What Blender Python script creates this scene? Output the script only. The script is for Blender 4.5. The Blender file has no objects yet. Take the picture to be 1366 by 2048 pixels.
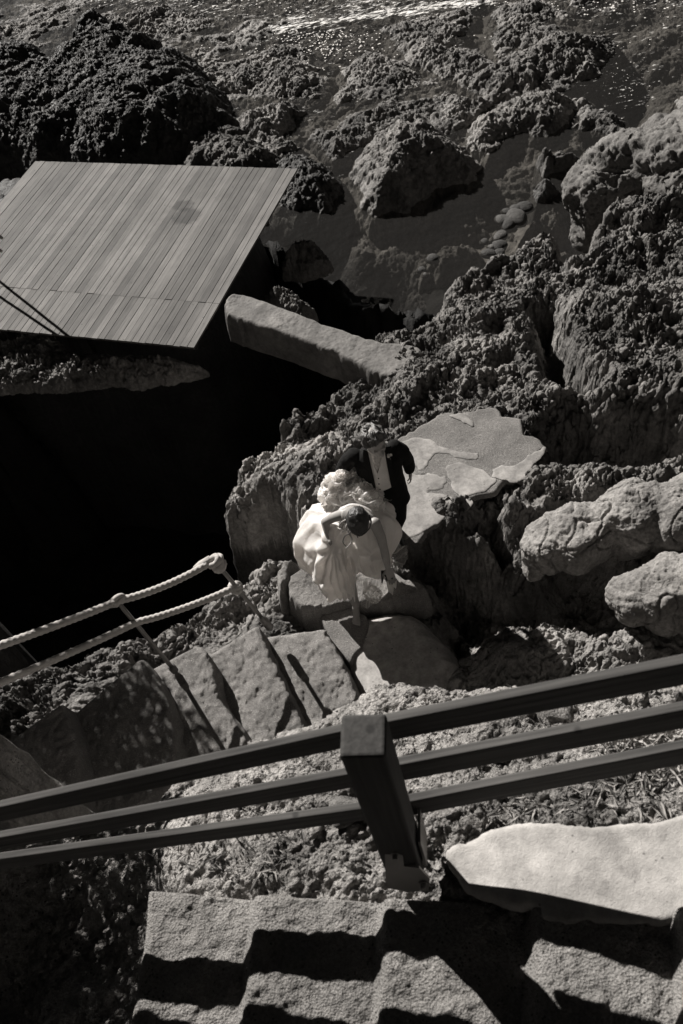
import bpy, bmesh, math, random
import numpy as np
from mathutils import Vector, Matrix
random.seed(7)
rng = np.random.default_rng(7)
S = bpy.context.scene
COL = S.collection

# ------------------------------------------------------------ camera
FPX = 1870.0
CAMZ = 6.9
_nx, _ny = 382.0, 1456.0
_d = math.hypot(_nx, _ny)
ROLL = math.atan2(_nx, _ny)
DEP = math.pi/2 - math.atan(_d/FPX)
_F = np.array([0, math.cos(DEP), -math.sin(DEP)])
_R0 = np.array([1., 0, 0]); _U0 = np.cross(_R0, _F)
_R = math.cos(ROLL)*_R0 - math.sin(ROLL)*_U0
_U = math.sin(ROLL)*_R0 + math.cos(ROLL)*_U0
_C = np.array([0, 0, CAMZ])
cd = bpy.data.cameras.new('camera')
cam = bpy.data.objects.new('camera', cd); COL.objects.link(cam)
m = Matrix.Identity(4)
for i in range(3):
    m[i][0] = _R[i]; m[i][1] = _U[i]; m[i][2] = -_F[i]; m[i][3] = _C[i]
cam.matrix_world = m
cd.sensor_fit = 'VERTICAL'; cd.sensor_height = 36.0; cd.lens = FPX*36.0/2048.0
cd.clip_start = 0.05; cd.clip_end = 6000
cd.dof.use_dof = True; cd.dof.focus_distance = 7.4; cd.dof.aperture_fstop = 5.6
S.camera = cam

# ------------------------------------------------------------ sky, sun, exposure
SUN_AZ = math.radians(25); SUN_EL = math.radians(32)     # azimuth left of +Y
w = bpy.data.worlds.new("World"); S.world = w; w.use_nodes = True
wn = w.node_tree.nodes; wl = w.node_tree.links
wn.clear()
sky = wn.new('ShaderNodeTexSky'); sky.sky_type = 'NISHITA'; sky.sun_disc = False
sky.sun_elevation = SUN_EL; sky.sun_rotation = -SUN_AZ
sky.air_density = 0.03; sky.dust_density = 0.0; sky.ozone_density = 1.0
hs = wn.new('ShaderNodeHueSaturation'); hs.inputs['Saturation'].default_value = 0.0
bg = wn.new('ShaderNodeBackground'); bg.inputs['Strength'].default_value = 0.05
wo = wn.new('ShaderNodeOutputWorld')
wl.new(sky.outputs[0], hs.inputs['Color']); wl.new(hs.outputs[0], bg.inputs['Color']); wl.new(bg.outputs[0], wo.inputs['Surface'])
sl = bpy.data.lights.new('sun', 'SUN'); sl.energy = 5.0; sl.angle = math.radians(0.55); sl.color = (1.0, 0.965, 0.92)
so = bpy.data.objects.new('sun', sl); COL.objects.link(so)
SD = Vector((-math.sin(SUN_AZ)*math.cos(SUN_EL), math.cos(SUN_AZ)*math.cos(SUN_EL), math.sin(SUN_EL)))
so.rotation_euler = SD.to_track_quat('Z', 'Y').to_euler(); so.location = (0, 0, 30)
S.view_settings.view_transform = 'Standard'; S.view_settings.look = 'None'
S.view_settings.gamma = 1.0; S.view_settings.use_curve_mapping = False
S.view_settings.exposure = 0.82
S.render.engine = 'CYCLES'
S.cycles.max_bounces = 6; S.cycles.diffuse_bounces = 3; S.cycles.transparent_max_bounces = 12
S.cycles.caustics_reflective = False; S.cycles.caustics_refractive = False

# ------------------------------------------------------------ helpers
def at(x, y, z):
    v = _F*FPX + _R*(x-683) + _U*(1024-y)
    return _C + v*((z-CAMZ)/v[2])
def V(x, y, z): return Vector(at(x, y, z))

def tag(o, label=None, cat=None, group=None, kind=None):
    if label: o['label'] = label
    if cat: o['category'] = cat
    if group: o['group'] = group
    if kind: o['kind'] = kind
    return o
def empty(name, loc, label=None, cat=None, group=None):
    o = bpy.data.objects.new(name, None); COL.objects.link(o); o.location = loc
    o.empty_display_size = 0.1
    return tag(o, label, cat, group)
def link_mesh(name, me, mat, parent=None, smooth=True):
    o = bpy.data.objects.new(name, me); COL.objects.link(o)
    if mat: me.materials.append(mat)
    if smooth: me.polygons.foreach_set('use_smooth', np.ones(len(me.polygons), dtype=bool))
    if parent:
        o.parent = parent
        o.matrix_parent_inverse = Matrix.Translation(-Vector(parent.location)) if parent.parent is None else Matrix.Identity(4)
    return o
def np_mesh(name, co, faces):
    me = bpy.data.meshes.new(name)
    n = len(co); k = faces.shape[1]; f = len(faces)
    me.vertices.add(n); me.vertices.foreach_set('co', np.asarray(co, dtype=np.float32).ravel())
    me.loops.add(f*k); me.loops.foreach_set('vertex_index', faces.astype(np.int32).ravel())
    me.polygons.add(f); me.polygons.foreach_set('loop_start', np.arange(0, f*k, k, dtype=np.int32))
    me.update(calc_edges=True); me.validate()
    return me
def bm_obj(name, bm, mat, parent=None, smooth=False):
    me = bpy.data.meshes.new(name); bm.normal_update(); bm.to_mesh(me); bm.free()
    return link_mesh(name, me, mat, parent, smooth)
def set_tone(me, vals):
    a = me.attributes.new('tone', 'FLOAT', 'POINT'); a.data.foreach_set('value', np.asarray(vals, dtype=np.float32))

def _h(ix, iy, iz, s):
    with np.errstate(over='ignore'):
        h = (ix.astype(np.uint32)*np.uint32(374761393)) ^ (iy.astype(np.uint32)*np.uint32(668265263)) ^ (iz.astype(np.uint32)*np.uint32(2147483647-58)) ^ np.uint32((s*69069+1) & 0xffffffff)
        h = (h ^ (h >> np.uint32(13)))*np.uint32(1274126177)
        h = h ^ (h >> np.uint32(16))
        h = h*np.uint32(2246822519); h = h ^ (h >> np.uint32(15))
    return h
def noise3(x, y, z, s=0):
    x0 = np.floor(x); y0 = np.floor(y); z0 = np.floor(z)
    fx = (x-x0).astype(np.float32); fy = (y-y0).astype(np.float32); fz = (z-z0).astype(np.float32)
    ix = x0.astype(np.int64); iy = y0.astype(np.int64); iz = z0.astype(np.int64)
    u = fx*fx*fx*(fx*(fx*6-15)+10); v = fy*fy*fy*(fy*(fy*6-15)+10); q = fz*fz*fz*(fz*(fz*6-15)+10)
    out = 0
    for dx in (0, 1):
        wx = u if dx else 1-u
        for dy in (0, 1):
            wy = wx*(v if dy else 1-v)
            for dz in (0, 1):
                h = _h(ix+dx, iy+dy, iz+dz, s)
                gx = (h & np.uint32(1023)).astype(np.float32)/511.5-1
                gy = ((h >> np.uint32(10)) & np.uint32(1023)).astype(np.float32)/511.5-1
                gz = ((h >> np.uint32(20)) & np.uint32(1023)).astype(np.float32)/511.5-1
                out = out + wy*(q if dz else 1-q)*(gx*(fx-dx)+gy*(fy-dy)+gz*(fz-dz))
    return out*1.3
def noise2(x, y, s=0):
    x0 = np.floor(x); y0 = np.floor(y)
    fx = (x-x0).astype(np.float32); fy = (y-y0).astype(np.float32)
    ix = x0.astype(np.int64); iy = y0.astype(np.int64); iz = np.zeros_like(ix)
    u = fx*fx*fx*(fx*(fx*6-15)+10); v = fy*fy*fy*(fy*(fy*6-15)+10)
    out = 0
    for dx in (0, 1):
        wx = u if dx else 1-u
        for dy in (0, 1):
            h = _h(ix+dx, iy+dy, iz, s)
            gx = (h & np.uint32(4095)).astype(np.float32)/2047.5-1
            gy = ((h >> np.uint32(12)) & np.uint32(4095)).astype(np.float32)/2047.5-1
            out = out + wx*(v if dy else 1-v)*(gx*(fx-dx)+gy*(fy-dy))
    return out*1.4
def fbm2(x, y, o=4, s=0, g=.5):
    r = 0; a = 1
    for i in range(o):
        r = r+a*noise2(x*2**i+i*17.3, y*2**i-i*9.1, s+i); a *= g
    return r
def worley2(x, y, s=0):
    x0 = np.floor(x); y0 = np.floor(y)
    ix = x0.astype(np.int64); iy = y0.astype(np.int64); iz = np.zeros_like(ix)
    fx = (x-x0).astype(np.float32); fy = (y-y0).astype(np.float32)
    f1 = np.full(x.shape, 9., np.float32); f2 = f1.copy(); cid = np.zeros(x.shape, np.float32)
    for dx in (-1, 0, 1):
        for dy in (-1, 0, 1):
            h = _h(ix+dx, iy+dy, iz, s)
            px = (h & np.uint32(4095)).astype(np.float32)/4095+dx-fx
            py = ((h >> np.uint32(12)) & np.uint32(4095)).astype(np.float32)/4095+dy-fy
            d = np.sqrt(px*px+py*py)
            c = (h >> np.uint32(24)).astype(np.float32)/255
            m_ = d < f1
            f2 = np.where(m_, f1, np.minimum(f2, d)); cid = np.where(m_, c, cid); f1 = np.where(m_, d, f1)
    return f1, f2, cid

def sdpoly(P, X, Y):
    """signed distance (inside > 0) and nearest boundary point"""
    P = np.asarray(P, dtype=np.float64); n = len(P)
    best = np.full(X.shape, 1e9); bx = np.zeros(X.shape); by = np.zeros(X.shape)
    ins = np.zeros(X.shape, bool)
    for i in range(n):
        ax, ay = P[i][:2]; cx, cy = P[(i+1) % n][:2]
        ex, ey = cx-ax, cy-ay; L = ex*ex+ey*ey+1e-12
        t = np.clip(((X-ax)*ex+(Y-ay)*ey)/L, 0, 1)
        qx = ax+t*ex; qy = ay+t*ey
        d = (X-qx)**2+(Y-qy)**2
        mk = d < best
        best = np.where(mk, d, best); bx = np.where(mk, qx, bx); by = np.where(mk, qy, by)
        if ey != 0:
            c = ((ay > Y) != (cy > Y)) & (X < ex*(Y-ay)/ey+ax)
            ins ^= c
    d = np.sqrt(best)
    return np.where(ins, d, -d), bx, by
def dpath(P, X, Y):
    P = np.asarray(P); best = np.full(X.shape, 1e9)
    for i in range(len(P)-1):
        ax, ay = P[i][:2]; ex, ey = P[i+1][0]-ax, P[i+1][1]-ay
        t = np.clip(((X-ax)*ex+(Y-ay)*ey)/(ex*ex+ey*ey+1e-12), 0, 1)
        best = np.minimum(best, (X-ax-t*ex)**2+(Y-ay-t*ey)**2)
    return np.sqrt(best)
def idw(ctrl, X, Y, p=3.0, soft=.12):
    num = 0; den = 0
    for c in ctrl:
        wgt = 1/(((X-c[0])**2+(Y-c[1])**2+soft*soft)**(p/2))
        num = num+wgt*c[2]; den = den+wgt
    return num/den
def catmull(P, k=6, closed=True):
    P = [np.asarray(p, float) for p in P]; n = len(P); out = []
    rngi = range(n) if closed else range(n-1)
    for i in rngi:
        if closed: a, b, c, d = P[i-1], P[i], P[(i+1) % n], P[(i+2) % n]
        else: a, b, c, d = P[max(i-1, 0)], P[i], P[i+1], P[min(i+2, n-1)]
        for j in range(k):
            t = j/k
            out.append(.5*((2*b)+(-a+c)*t+(2*a-5*b+4*c-d)*t*t+(-a+3*b-3*c+d)*t**3))
    if not closed: out.append(P[-1])
    return np.array(out)
def ss(a, b, x):
    t = np.clip((x-a)/(b-a), 0, 1); return t*t*(3-2*t)
def grid_faces(nu, nv):
    i = np.arange((nu-1)*(nv-1)); r = i//(nv-1); c = i % (nv-1); a = r*nv+c
    return np.stack([a, a+nv, a+nv+1, a+1], 1)
def normals_grid(X, Y, Z):
    Xu = np.gradient(X, axis=0); Xv = np.gradient(X, axis=1)
    Yu = np.gradient(Y, axis=0); Yv = np.gradient(Y, axis=1)
    Zu = np.gradient(Z, axis=0); Zv = np.gradient(Z, axis=1)
    nx = Yu*Zv-Zu*Yv; ny = Zu*Xv-Xu*Zv; nz = Xu*Yv-Yu*Xv
    l = np.sqrt(nx*nx+ny*ny+nz*nz)+1e-9; sg = np.where(nz < 0, -1, 1)
    return nx/l*sg, ny/l*sg, nz/l*sg

def rock_relief(X, Y, scale=1.0, seed=0, ang=.6, stretch=1.6, pitw=1.0):
    """clumpy volcanic relief in metres (about -0.25 .. 0.2 at scale 1)"""
    c, s_ = math.cos(ang), math.sin(ang)
    A = (X*c+Y*s_)/stretch; B = -X*s_+Y*c
    wx = .25*fbm2(X*2.1/scale, Y*2.1/scale, 3, seed+50); wy = .25*fbm2(X*2.1/scale+40, Y*2.1/scale, 3, seed+60)
    A = A+wx*scale; B = B+wy*scale
    f1, f2, cid = worley2(A/(.75*scale), B/(.75*scale), seed+1)
    h = .24*(cid-.5)*ss(0, .3, f2-f1)+.08*np.sqrt(np.clip(f2-f1, 0, 1))+.22*fbm2(A/(1.3*scale), B/(1.1*scale), 2, seed+15)
    f1, f2, cid = worley2(A/(.27*scale)+7, B/(.27*scale), seed+2)
    h = h+.06*(cid-.5)*ss(0, .35, f2-f1)+.022*np.sqrt(np.clip(f2-f1, 0, 1))
    f1, f2, cid = worley2(X/(.10*scale)+wx*8, Y/(.10*scale)+wy*8, seed+3)
    h = h+.006*(1-f1*f1)+.013*(cid-.5)*ss(0, .3, f2-f1)
    f1, f2, cid = worley2(X/(.045*scale)+wx*6, Y/(.045*scale)+wy*6, seed+4)
    h = h+.008*(1-f1)
    tr = fbm2(X*1.9/scale+wx*2, Y*1.9/scale-wy*2, 4, seed+21, .55)*3.2+(A+B)*.5/scale
    fr_ = tr-np.floor(tr); h = h+.085*(np.floor(tr)+ss(.0, .22, fr_)-tr)
    tr = fbm2(X*5.5/scale+wx*3, Y*5.5/scale, 4, seed+25, .6)*3.0
    fr_ = tr-np.floor(tr); h = h+.040*(np.floor(tr)+ss(.0, .25, fr_)-tr)
    ck = np.abs(fbm2(X*1.3/scale+wx, Y*1.3/scale+wy, 4, seed+27, .6)); h = h-.11*np.exp(-(ck/.022)**2)
    pits = np.clip(fbm2(X*5/scale, Y*5/scale, 3, seed+9)-.28, 0, 1)
    h = h-.30*pits*pitw
    h = h+.05*fbm2(X*3/scale, Y*3/scale, 4, seed+12)
    return h*scale-.10*scale

# ------------------------------------------------------------ materials
def nd(nt, t, **kw):
    n = nt.nodes.new(t)
    for k, v in kw.items(): setattr(n, k, v)
    return n
def mix_rgb(nt, fac, a, b, mode='MIX'):
    n = nd(nt, 'ShaderNodeMix', data_type='RGBA', blend_type=mode)
    for s_, v in ((0, fac), (6, a), (7, b)):
        if isinstance(v, (int, float)): n.inputs[s_].default_value = v
        elif isinstance(v, tuple): n.inputs[s_].default_value = v+(1,) if len(v) == 3 else v
        else: nt.links.new(v, n.inputs[s_])
    return n.outputs[2]
def ramp(nt, src, p0, p1, c0=(0, 0, 0), c1=(1, 1, 1)):
    r = nd(nt, 'ShaderNodeValToRGB'); nt.links.new(src, r.inputs[0])
    r.color_ramp.elements[0].position = p0; r.color_ramp.elements[1].position = p1
    r.color_ramp.elements[0].color = c0+(1,); r.color_ramp.elements[1].color = c1+(1,)
    return r.outputs[0]
def noise_n(nt, vec, sc, det=4, rough=.55, out=0):
    n = nd(nt, 'ShaderNodeTexNoise'); n.inputs['Scale'].default_value = sc; n.inputs['Detail'].default_value = det
    n.inputs['Roughness'].default_value = rough; nt.links.new(vec, n.inputs['Vector']); return n.outputs[out]
def voro_n(nt, vec, sc, feat='F1', out='Distance'):
    n = nd(nt, 'ShaderNodeTexVoronoi', feature=feat); n.inputs['Scale'].default_value = sc
    nt.links.new(vec, n.inputs['Vector']); return n.outputs[out]
def bump(nt, h, st, dist, prev=None):
    b = nd(nt, 'ShaderNodeBump'); b.inputs['Strength'].default_value = st; b.inputs['Distance'].default_value = dist
    nt.links.new(h, b.inputs['Height'])
    if prev is not None: nt.links.new(prev, b.inputs['Normal'])
    return b.outputs[0]
def new_mat(name):
    m_ = bpy.data.materials.new(name); m_.use_nodes = True; nt = m_.node_tree
    return m_, nt, nt.nodes['Principled BSDF'], nd(nt, 'ShaderNodeNewGeometry').outputs['Position']
WARM = (1.0, .955, .91)
def g(v, t=1.0): return tuple(v*(1+(c-1)*t) for c in WARM)

def mat_stone(name, dark, light, rough=.85, s1=2.2, s2=18, spots=None, bumps=((16, .9, .02), (55, .7, .008)), grit=None, attr=False, spec=.3):
    m_, nt, b, P = new_mat(name)
    a = ramp(nt, noise_n(nt, P, s1, 5, .6), .35, .68)
    c = mix_rgb(nt, a, g(dark), g(light))
    f = ramp(nt, noise_n(nt, P, s2, 6, .7), .3, .72, (.55, .55, .55), (1.35, 1.35, 1.35))
    c = mix_rgb(nt, 1.0, c, f, 'MULTIPLY')
    if spots:
        sp = ramp(nt, voro_n(nt, P, spots[0]), spots[1], spots[1]+.06, (1, 1, 1), (0, 0, 0))
        k = ramp(nt, noise_n(nt, P, spots[0]*.23, 2, .5), .5, .6)
        mm = nd(nt, 'ShaderNodeMath', operation='MULTIPLY'); nt.links.new(sp, mm.inputs[0]); nt.links.new(k, mm.inputs[1])
        c = mix_rgb(nt, mm.outputs[0], c, g(spots[2]))
    if attr:
        at_ = nd(nt, 'ShaderNodeAttribute', attribute_name='tone')
        c = mix_rgb(nt, 1.0, c, at_.outputs['Color'], 'MULTIPLY')
    nt.links.new(c, b.inputs['Base Color']); b.inputs['Roughness'].default_value = rough
    b.inputs['Specular IOR Level'].default_value = spec
    pv = None
    for sc, st, di in bumps:
        pv = bump(nt, noise_n(nt, P, sc, 6, .68), st, di, pv)
    if grit:
        pv = bump(nt, voro_n(nt, P, grit[0]), grit[1], grit[2], pv)
    nt.links.new(pv, b.inputs['Normal'])
    return m_
M_ROCK = mat_stone('volcanic_rock', .10, .29, rough=.8, s1=1.6, s2=22, bumps=((12, 1, .045), (38, 1, .016), (110, .6, .005)), attr=True)
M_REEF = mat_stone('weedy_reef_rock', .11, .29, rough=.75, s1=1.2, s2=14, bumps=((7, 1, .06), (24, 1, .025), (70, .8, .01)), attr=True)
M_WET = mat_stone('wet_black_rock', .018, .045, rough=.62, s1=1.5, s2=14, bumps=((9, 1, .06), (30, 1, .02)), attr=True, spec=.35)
M_BOULD = mat_stone('pale_boulder', .17, .3, rough=.88, s1=3, s2=30, bumps=((20, 1, .018), (70, .9, .007)), attr=True)
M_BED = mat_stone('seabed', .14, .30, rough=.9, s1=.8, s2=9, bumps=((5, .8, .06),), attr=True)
M_SAND = mat_stone('sandy_bank', .28, .58, rough=.95, s1=2.5, s2=35, bumps=((20, 1, .05), (55, 1, .022), (140, 1, .008)), grit=(120, .8, .006), spots=(55, .22, .10), attr=True)
M_AGG = mat_stone('aggregate_concrete', .14, .25, rough=.92, s1=3, s2=80, bumps=((26, .8, .010), (80, 1, .008), (200, 1, .004)), grit=(200, .6, .003), spots=(90, .2, .42))
M_AGG2 = mat_stone('coarse_weathered_concrete', .24, .38, rough=.95, s1=4, s2=100, bumps=((20, .8, .014), (55, 1, .018), (120, 1, .010)), grit=(150, 1, .005), spots=(85, .24, .06))
M_PLAST = mat_stone('smooth_cement_render', .20, .34, rough=.8, s1=2.3, s2=12, bumps=((10, .35, .012), (120, .35, .002)), spots=(24, .09, .06))
M_LAND = mat_stone('pale_landing_cement', .27, .44, rough=.8, s1=2.6, s2=10, bumps=((10, .4, .014), (110, .5, .003)), spots=(22, .10, .08))
M_PLASTL = mat_stone('pale_lime_render', .32, .44, rough=.85, s1=3.2, s2=10, bumps=((14, .4, .012), (170, .8, .003)), spots=(30, .07, .15))
M_PIER = mat_stone('pier_concrete', .125, .185, rough=.85, s1=2.0, s2=9, bumps=((9, .4, .02), (70, .7, .005)), spots=(9, .1, .1))

def simple(name, col, rough=.6, spec=.4, metal=0, b_=None):
    m_, nt, b, P = new_mat(name)
    c = mix_rgb(nt, noise_n(nt, P, 14, 5, .6), g(col*.75), g(col*1.25))
    nt.links.new(c, b.inputs['Base Color']); b.inputs['Roughness'].default_value = rough
    b.inputs['Specular IOR Level'].default_value = spec; b.inputs['Metallic'].default_value = metal
    if b_: nt.links.new(bump(nt, noise_n(nt, P, b_[0], 5, .6), b_[1], b_[2]), b.inputs['Normal'])
    return m_
def mat_wood(name, lo, hi, ax=None, scale=1.0, perobj=True, stain=None):
    m_, nt, b, P = new_mat(name)
    tc = nd(nt, 'ShaderNodeTexCoord').outputs['Object']
    mp = nd(nt, 'ShaderNodeMapping'); mp.inputs['Scale'].default_value = (2.2*scale, 60*scale, 60*scale)
    nt.links.new(tc, mp.inputs['Vector'])
    oi = nd(nt, 'ShaderNodeObjectInfo')
    vadd = nd(nt, 'ShaderNodeVectorMath', operation='ADD'); nt.links.new(mp.outputs[0], vadd.inputs[0])
    cm = nd(nt, 'ShaderNodeCombineXYZ')
    mu = nd(nt, 'ShaderNodeMath', operation='MULTIPLY'); mu.inputs[1].default_value = 60; nt.links.new(oi.outputs['Random'], mu.inputs[0])
    for k in range(3): nt.links.new(mu.outputs[0], cm.inputs[k])
    nt.links.new(cm.outputs[0], vadd.inputs[1])
    n1 = noise_n(nt, vadd.outputs[0], 1.0, 5, .65)
    c = mix_rgb(nt, ramp(nt, n1, .3, .7), g(lo), g(hi))
    c = mix_rgb(nt, 1.0, c, ramp(nt, noise_n(nt, P, 2.0, 4, .6), .3, .7, (.8, .8, .8), (1.2, 1.2, 1.2)), 'MULTIPLY')
    k = ramp(nt, voro_n(nt, P, 7.0), .05, .09, (.45, .45, .45), (1, 1, 1))
    c = mix_rgb(nt, 1.0, c, k, 'MULTIPLY')
    if stain:
        for (p_, rr) in stain:
            ds = nd(nt, 'ShaderNodeVectorMath', operation='DISTANCE'); nt.links.new(P, ds.inputs[0]); ds.inputs[1].default_value = p_
            n3 = nd(nt, 'ShaderNodeMath', operation='MULTIPLY_ADD'); nt.links.new(noise_n(nt, P, 9, 5, .7), n3.inputs[0]); n3.inputs[1].default_value = -rr*2.2; nt.links.new(ds.outputs['Value'], n3.inputs[2])
            c = mix_rgb(nt, 1.0, c, ramp(nt, n3.outputs[0], 0, rr*.6, (.5, .5, .5), (1, 1, 1)), 'MULTIPLY')
    if perobj:
        r = ramp(nt, oi.outputs['Random'], 0, 1, (.66, .66, .66), (1.3, 1.3, 1.3))
        c = mix_rgb(nt, 1.0, c, r, 'MULTIPLY')
    nt.links.new(c, b.inputs['Base Color']); b.inputs['Roughness'].default_value = .8
    b.inputs['Specular IOR Level'].default_value = .25
    nt.links.new(bump(nt, n1, .5, .004), b.inputs['Normal'])
    return m_
M_DECK = mat_wood('grey_weathered_decking', .085, .165, stain=[(tuple(at(372, 432, -.7)), .14), (tuple(at(366, 412, -.7)), .10)])
M_RAIL = mat_wood('dark_stained_timber', .022, .085, perobj=False)
M_POST = mat_wood('dark_post_timber', .025, .055, perobj=False)
M_STEEL = simple('galvanised_steel', .22, .5, .5, .55, (60, .4, .002))
M_RUST = simple('rusty_iron', .10, .7, .4, .3, (90, .6, .002))
M_BLACK = simple('black_wool_cloth', .008, .9, .15)
M_SKIN = simple('skin', .30, .5, .4, 0, (60, .05, .002))
M_SHIRT = simple('white_shirt_cotton', .7, .8, .2)
M_VEST = simple('pale_grey_waistcoat_cloth', .55, .85, .2, 0, (220, .2, .001))
M_HAIRD = simple('dark_hair', .022, .45, .5, 0, (70, .9, .006))
M_HAIRL = simple('light_brown_hair', .085, .45, .5, 0, (80, .9, .006))
M_BLOND = simple('blonde_hair', .35, .4, .5)
M_ROPE = simple('off_white_rope', .42, .9, .15, 0, (120, .6, .002))
M_LEATHER = simple('black_leather', .012, .4, .5)

def mat_cloth(name, col, trans, bumpv):
    m_, nt, b, P = new_mat(name)
    b.inputs['Base Color'].default_value = g(col, .5)+(1,); b.inputs['Roughness'].default_value = .5
    b.inputs['Specular IOR Level'].default_value = .3
    tr = nd(nt, 'ShaderNodeBsdfTranslucent'); tr.inputs['Color'].default_value = g(col, .6)+(1,)
    mx = nd(nt, 'ShaderNodeMixShader'); mx.inputs[0].default_value = trans
    nt.links.new(b.outputs[0], mx.inputs[1]); nt.links.new(tr.outputs[0], mx.inputs[2])
    nt.links.new(mx.outputs[0], nt.nodes['Material Output'].inputs['Surface'])
    def ridge(sc, det):
        q = nd(nt, 'ShaderNodeMath', operation='SUBTRACT'); nt.links.new(noise_n(nt, P, sc, det, .5), q.inputs[0]); q.inputs[1].default_value = .5
        q2 = nd(nt, 'ShaderNodeMath', operation='ABSOLUTE'); nt.links.new(q.outputs[0], q2.inputs[0]); return q2.outputs[0]
    bn = bump(nt, ridge(bumpv[0], 2), bumpv[1], bumpv[2]*2.2)
    bn = bump(nt, ridge(bumpv[0]*2.6, 3), bumpv[1]*.8, bumpv[2]*.6, bn)
    nt.links.new(bn, b.inputs['Normal']); nt.links.new(bn, tr.inputs['Normal'])
    return m_
M_SATIN = mat_cloth('white_satin', .95, .55, (4.5, .55, .04))
M_RUFF = mat_cloth('white_organza', .95, .5, (12, .4, .02))
def mat_tulle():
    m_, nt, b, P = new_mat('white_tulle')
    b.inputs['Base Color'].default_value = (.85, .83, .8, 1); b.inputs['Roughness'].default_value = .6
    t = nd(nt, 'ShaderNodeBsdfTransparent'); mx = nd(nt, 'ShaderNodeMixShader')
    tr = nd(nt, 'ShaderNodeBsdfTranslucent'); tr.inputs['Color'].default_value = (.85, .83, .8, 1)
    m2 = nd(nt, 'ShaderNodeMixShader'); m2.inputs[0].default_value = .5
    nt.links.new(b.outputs[0], m2.inputs[1]); nt.links.new(tr.outputs[0], m2.inputs[2])
    lw = nd(nt, 'ShaderNodeLayerWeight'); lw.inputs[0].default_value = .45
    r = ramp(nt, lw.outputs['Facing'], .0, 1.0, (.22, .22, .22), (.85, .85, .85))
    nt.links.new(r, mx.inputs[0]); nt.links.new(t.outputs[0], mx.inputs[1]); nt.links.new(m2.outputs[0], mx.inputs[2])
    nt.links.new(mx.outputs[0], nt.nodes['Material Output'].inputs['Surface'])
    return m_
M_TULLE = mat_tulle()

def mat_water():
    m_, nt, b, P = new_mat('sea_water')
    nt.nodes.remove(b)
    t = nd(nt, 'ShaderNodeBsdfTransparent'); t.inputs['Color'].default_value = (.62, .61, .59, 1)
    gl = nd(nt, 'ShaderNodeBsdfGlossy'); gl.inputs['Roughness'].default_value = .16; gl.inputs['Color'].default_value = (.9, .9, .9, 1)
    df = nd(nt, 'ShaderNodeBsdfDiffuse'); df.inputs['Color'].default_value = g(.10)+(1,)
    m0 = nd(nt, 'ShaderNodeMixShader'); m0.inputs[0].default_value = .13
    nt.links.new(t.outputs[0], m0.inputs[1]); nt.links.new(df.outputs[0], m0.inputs[2])
    ge = nd(nt, 'ShaderNodeNewGeometry'); dt = nd(nt, 'ShaderNodeVectorMath', operation='DOT_PRODUCT'); nt.links.new(ge.outputs['Incoming'], dt.inputs[0])
    def mth(op, a, b=None):
        q = nd(nt, 'ShaderNodeMath', operation=op)
        for i_, v in enumerate((a, b)):
            if v is None: continue
            if isinstance(v, (int, float)): q.inputs[i_].default_value = v
            else: nt.links.new(v, q.inputs[i_])
        return q.outputs[0]
    fac = mth('MULTIPLY_ADD', mth('POWER', mth('SUBTRACT', 1.0, mth('ABSOLUTE', dt.outputs['Value'])), 5.0), .98); fac.node.inputs[2].default_value = .02
    mx = nd(nt, 'ShaderNodeMixShader'); nt.links.new(fac, mx.inputs[0])
    nt.links.new(m0.outputs[0], mx.inputs[1]); nt.links.new(gl.outputs[0], mx.inputs[2])
    nt.links.new(mx.outputs[0], nt.nodes['Material Output'].inputs['Surface'])
    bn = bump(nt, noise_n(nt, P, 1.3, 3, .5), .6, .08)
    bn = bump(nt, noise_n(nt, P, 7, 4, .6), .7, .02, bn)
    for n_ in (gl, df): nt.links.new(bn, n_.inputs['Normal'])
    nt.links.new(bn, dt.inputs[1])
    return m_
M_WATER = mat_water()
M_FOAM = simple('white_foam', .75, .7, .3, 0, (30, .6, .01))

# ------------------------------------------------------------ sea and seabed
SEA = -2.0
def plane_obj(name, x0, x1, y0, y1, z, mat):
    me = np_mesh(name, [(x0, y0, z), (x1, y0, z), (x1, y1, z), (x0, y1, z)], np.array([[0, 1, 2, 3]]))
    return link_mesh(name, me, mat, smooth=False)
_b = [at(*p, SEA)[:2] for p in ((430, 470), (560, 500), (640, 560), (720, 620), (860, 640))]
_sp = [(-900, 12.0), (-5, 11.3)]+[(float(q[0]), float(q[1])) for q in _b]+[(2.6, 8.6), (5, 5), (9, 2), (30, -4), (900, -30), (900, 1800), (-900, 1800)]
_bm = bmesh.new(); _f = _bm.faces.new([_bm.verts.new((x, y, SEA)) for x, y in _sp]); bmesh.ops.triangulate(_bm, faces=[_f])
if _bm.faces[:][0].normal.z < 0: bmesh.ops.reverse_faces(_bm, faces=_bm.faces[:])
tag(bm_obj('sea', _bm, M_WATER), kind='structure')
# seabed: one sheet to the horizon, with a finely modelled part near the shore
nu, nv = 420, 420
u = np.linspace(0, 1, nu)[:, None]; v = np.linspace(0, 1, nv)[None, :]
Y = -6+34*v**1.0+0*u; X = -12+26*u+0*v
ctrl = [(*at(x, y, -2.2)[:2], z) for x, y, z in (
    (100, 60, -2.25), (450, 60, -2.2), (700, 60, -2.3), (950, 60, -2.15), (1250, 60, -2.6), (1366, 20, -2.6), (500, 200, -2.2), (680, 230, -2.15),
    (900, 200, -2.15), (1100, 170, -2.2), (1260, 170, -3.2), (1250, 240, -3.0), (1000, 320, -2.3), (620, 300, -2.15), (380, 310, -2.2),
    (850, 430, -2.35), (780, 480, -2.5), (1000, 400, -2.45), (950, 530, -2.5), (650, 500, -3.4), (600, 600, -3.8), (700, 580, -3.6), (500, 520, -3.6),
    (450, 800, -4.2), (200, 900, -4.2), (300, 1100, -4.2), (100, 750, -4.), (50, 1250, -4), (560, 760, -4.2), (250, 500, -3.6), (1330, 330, -2.3))]
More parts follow.
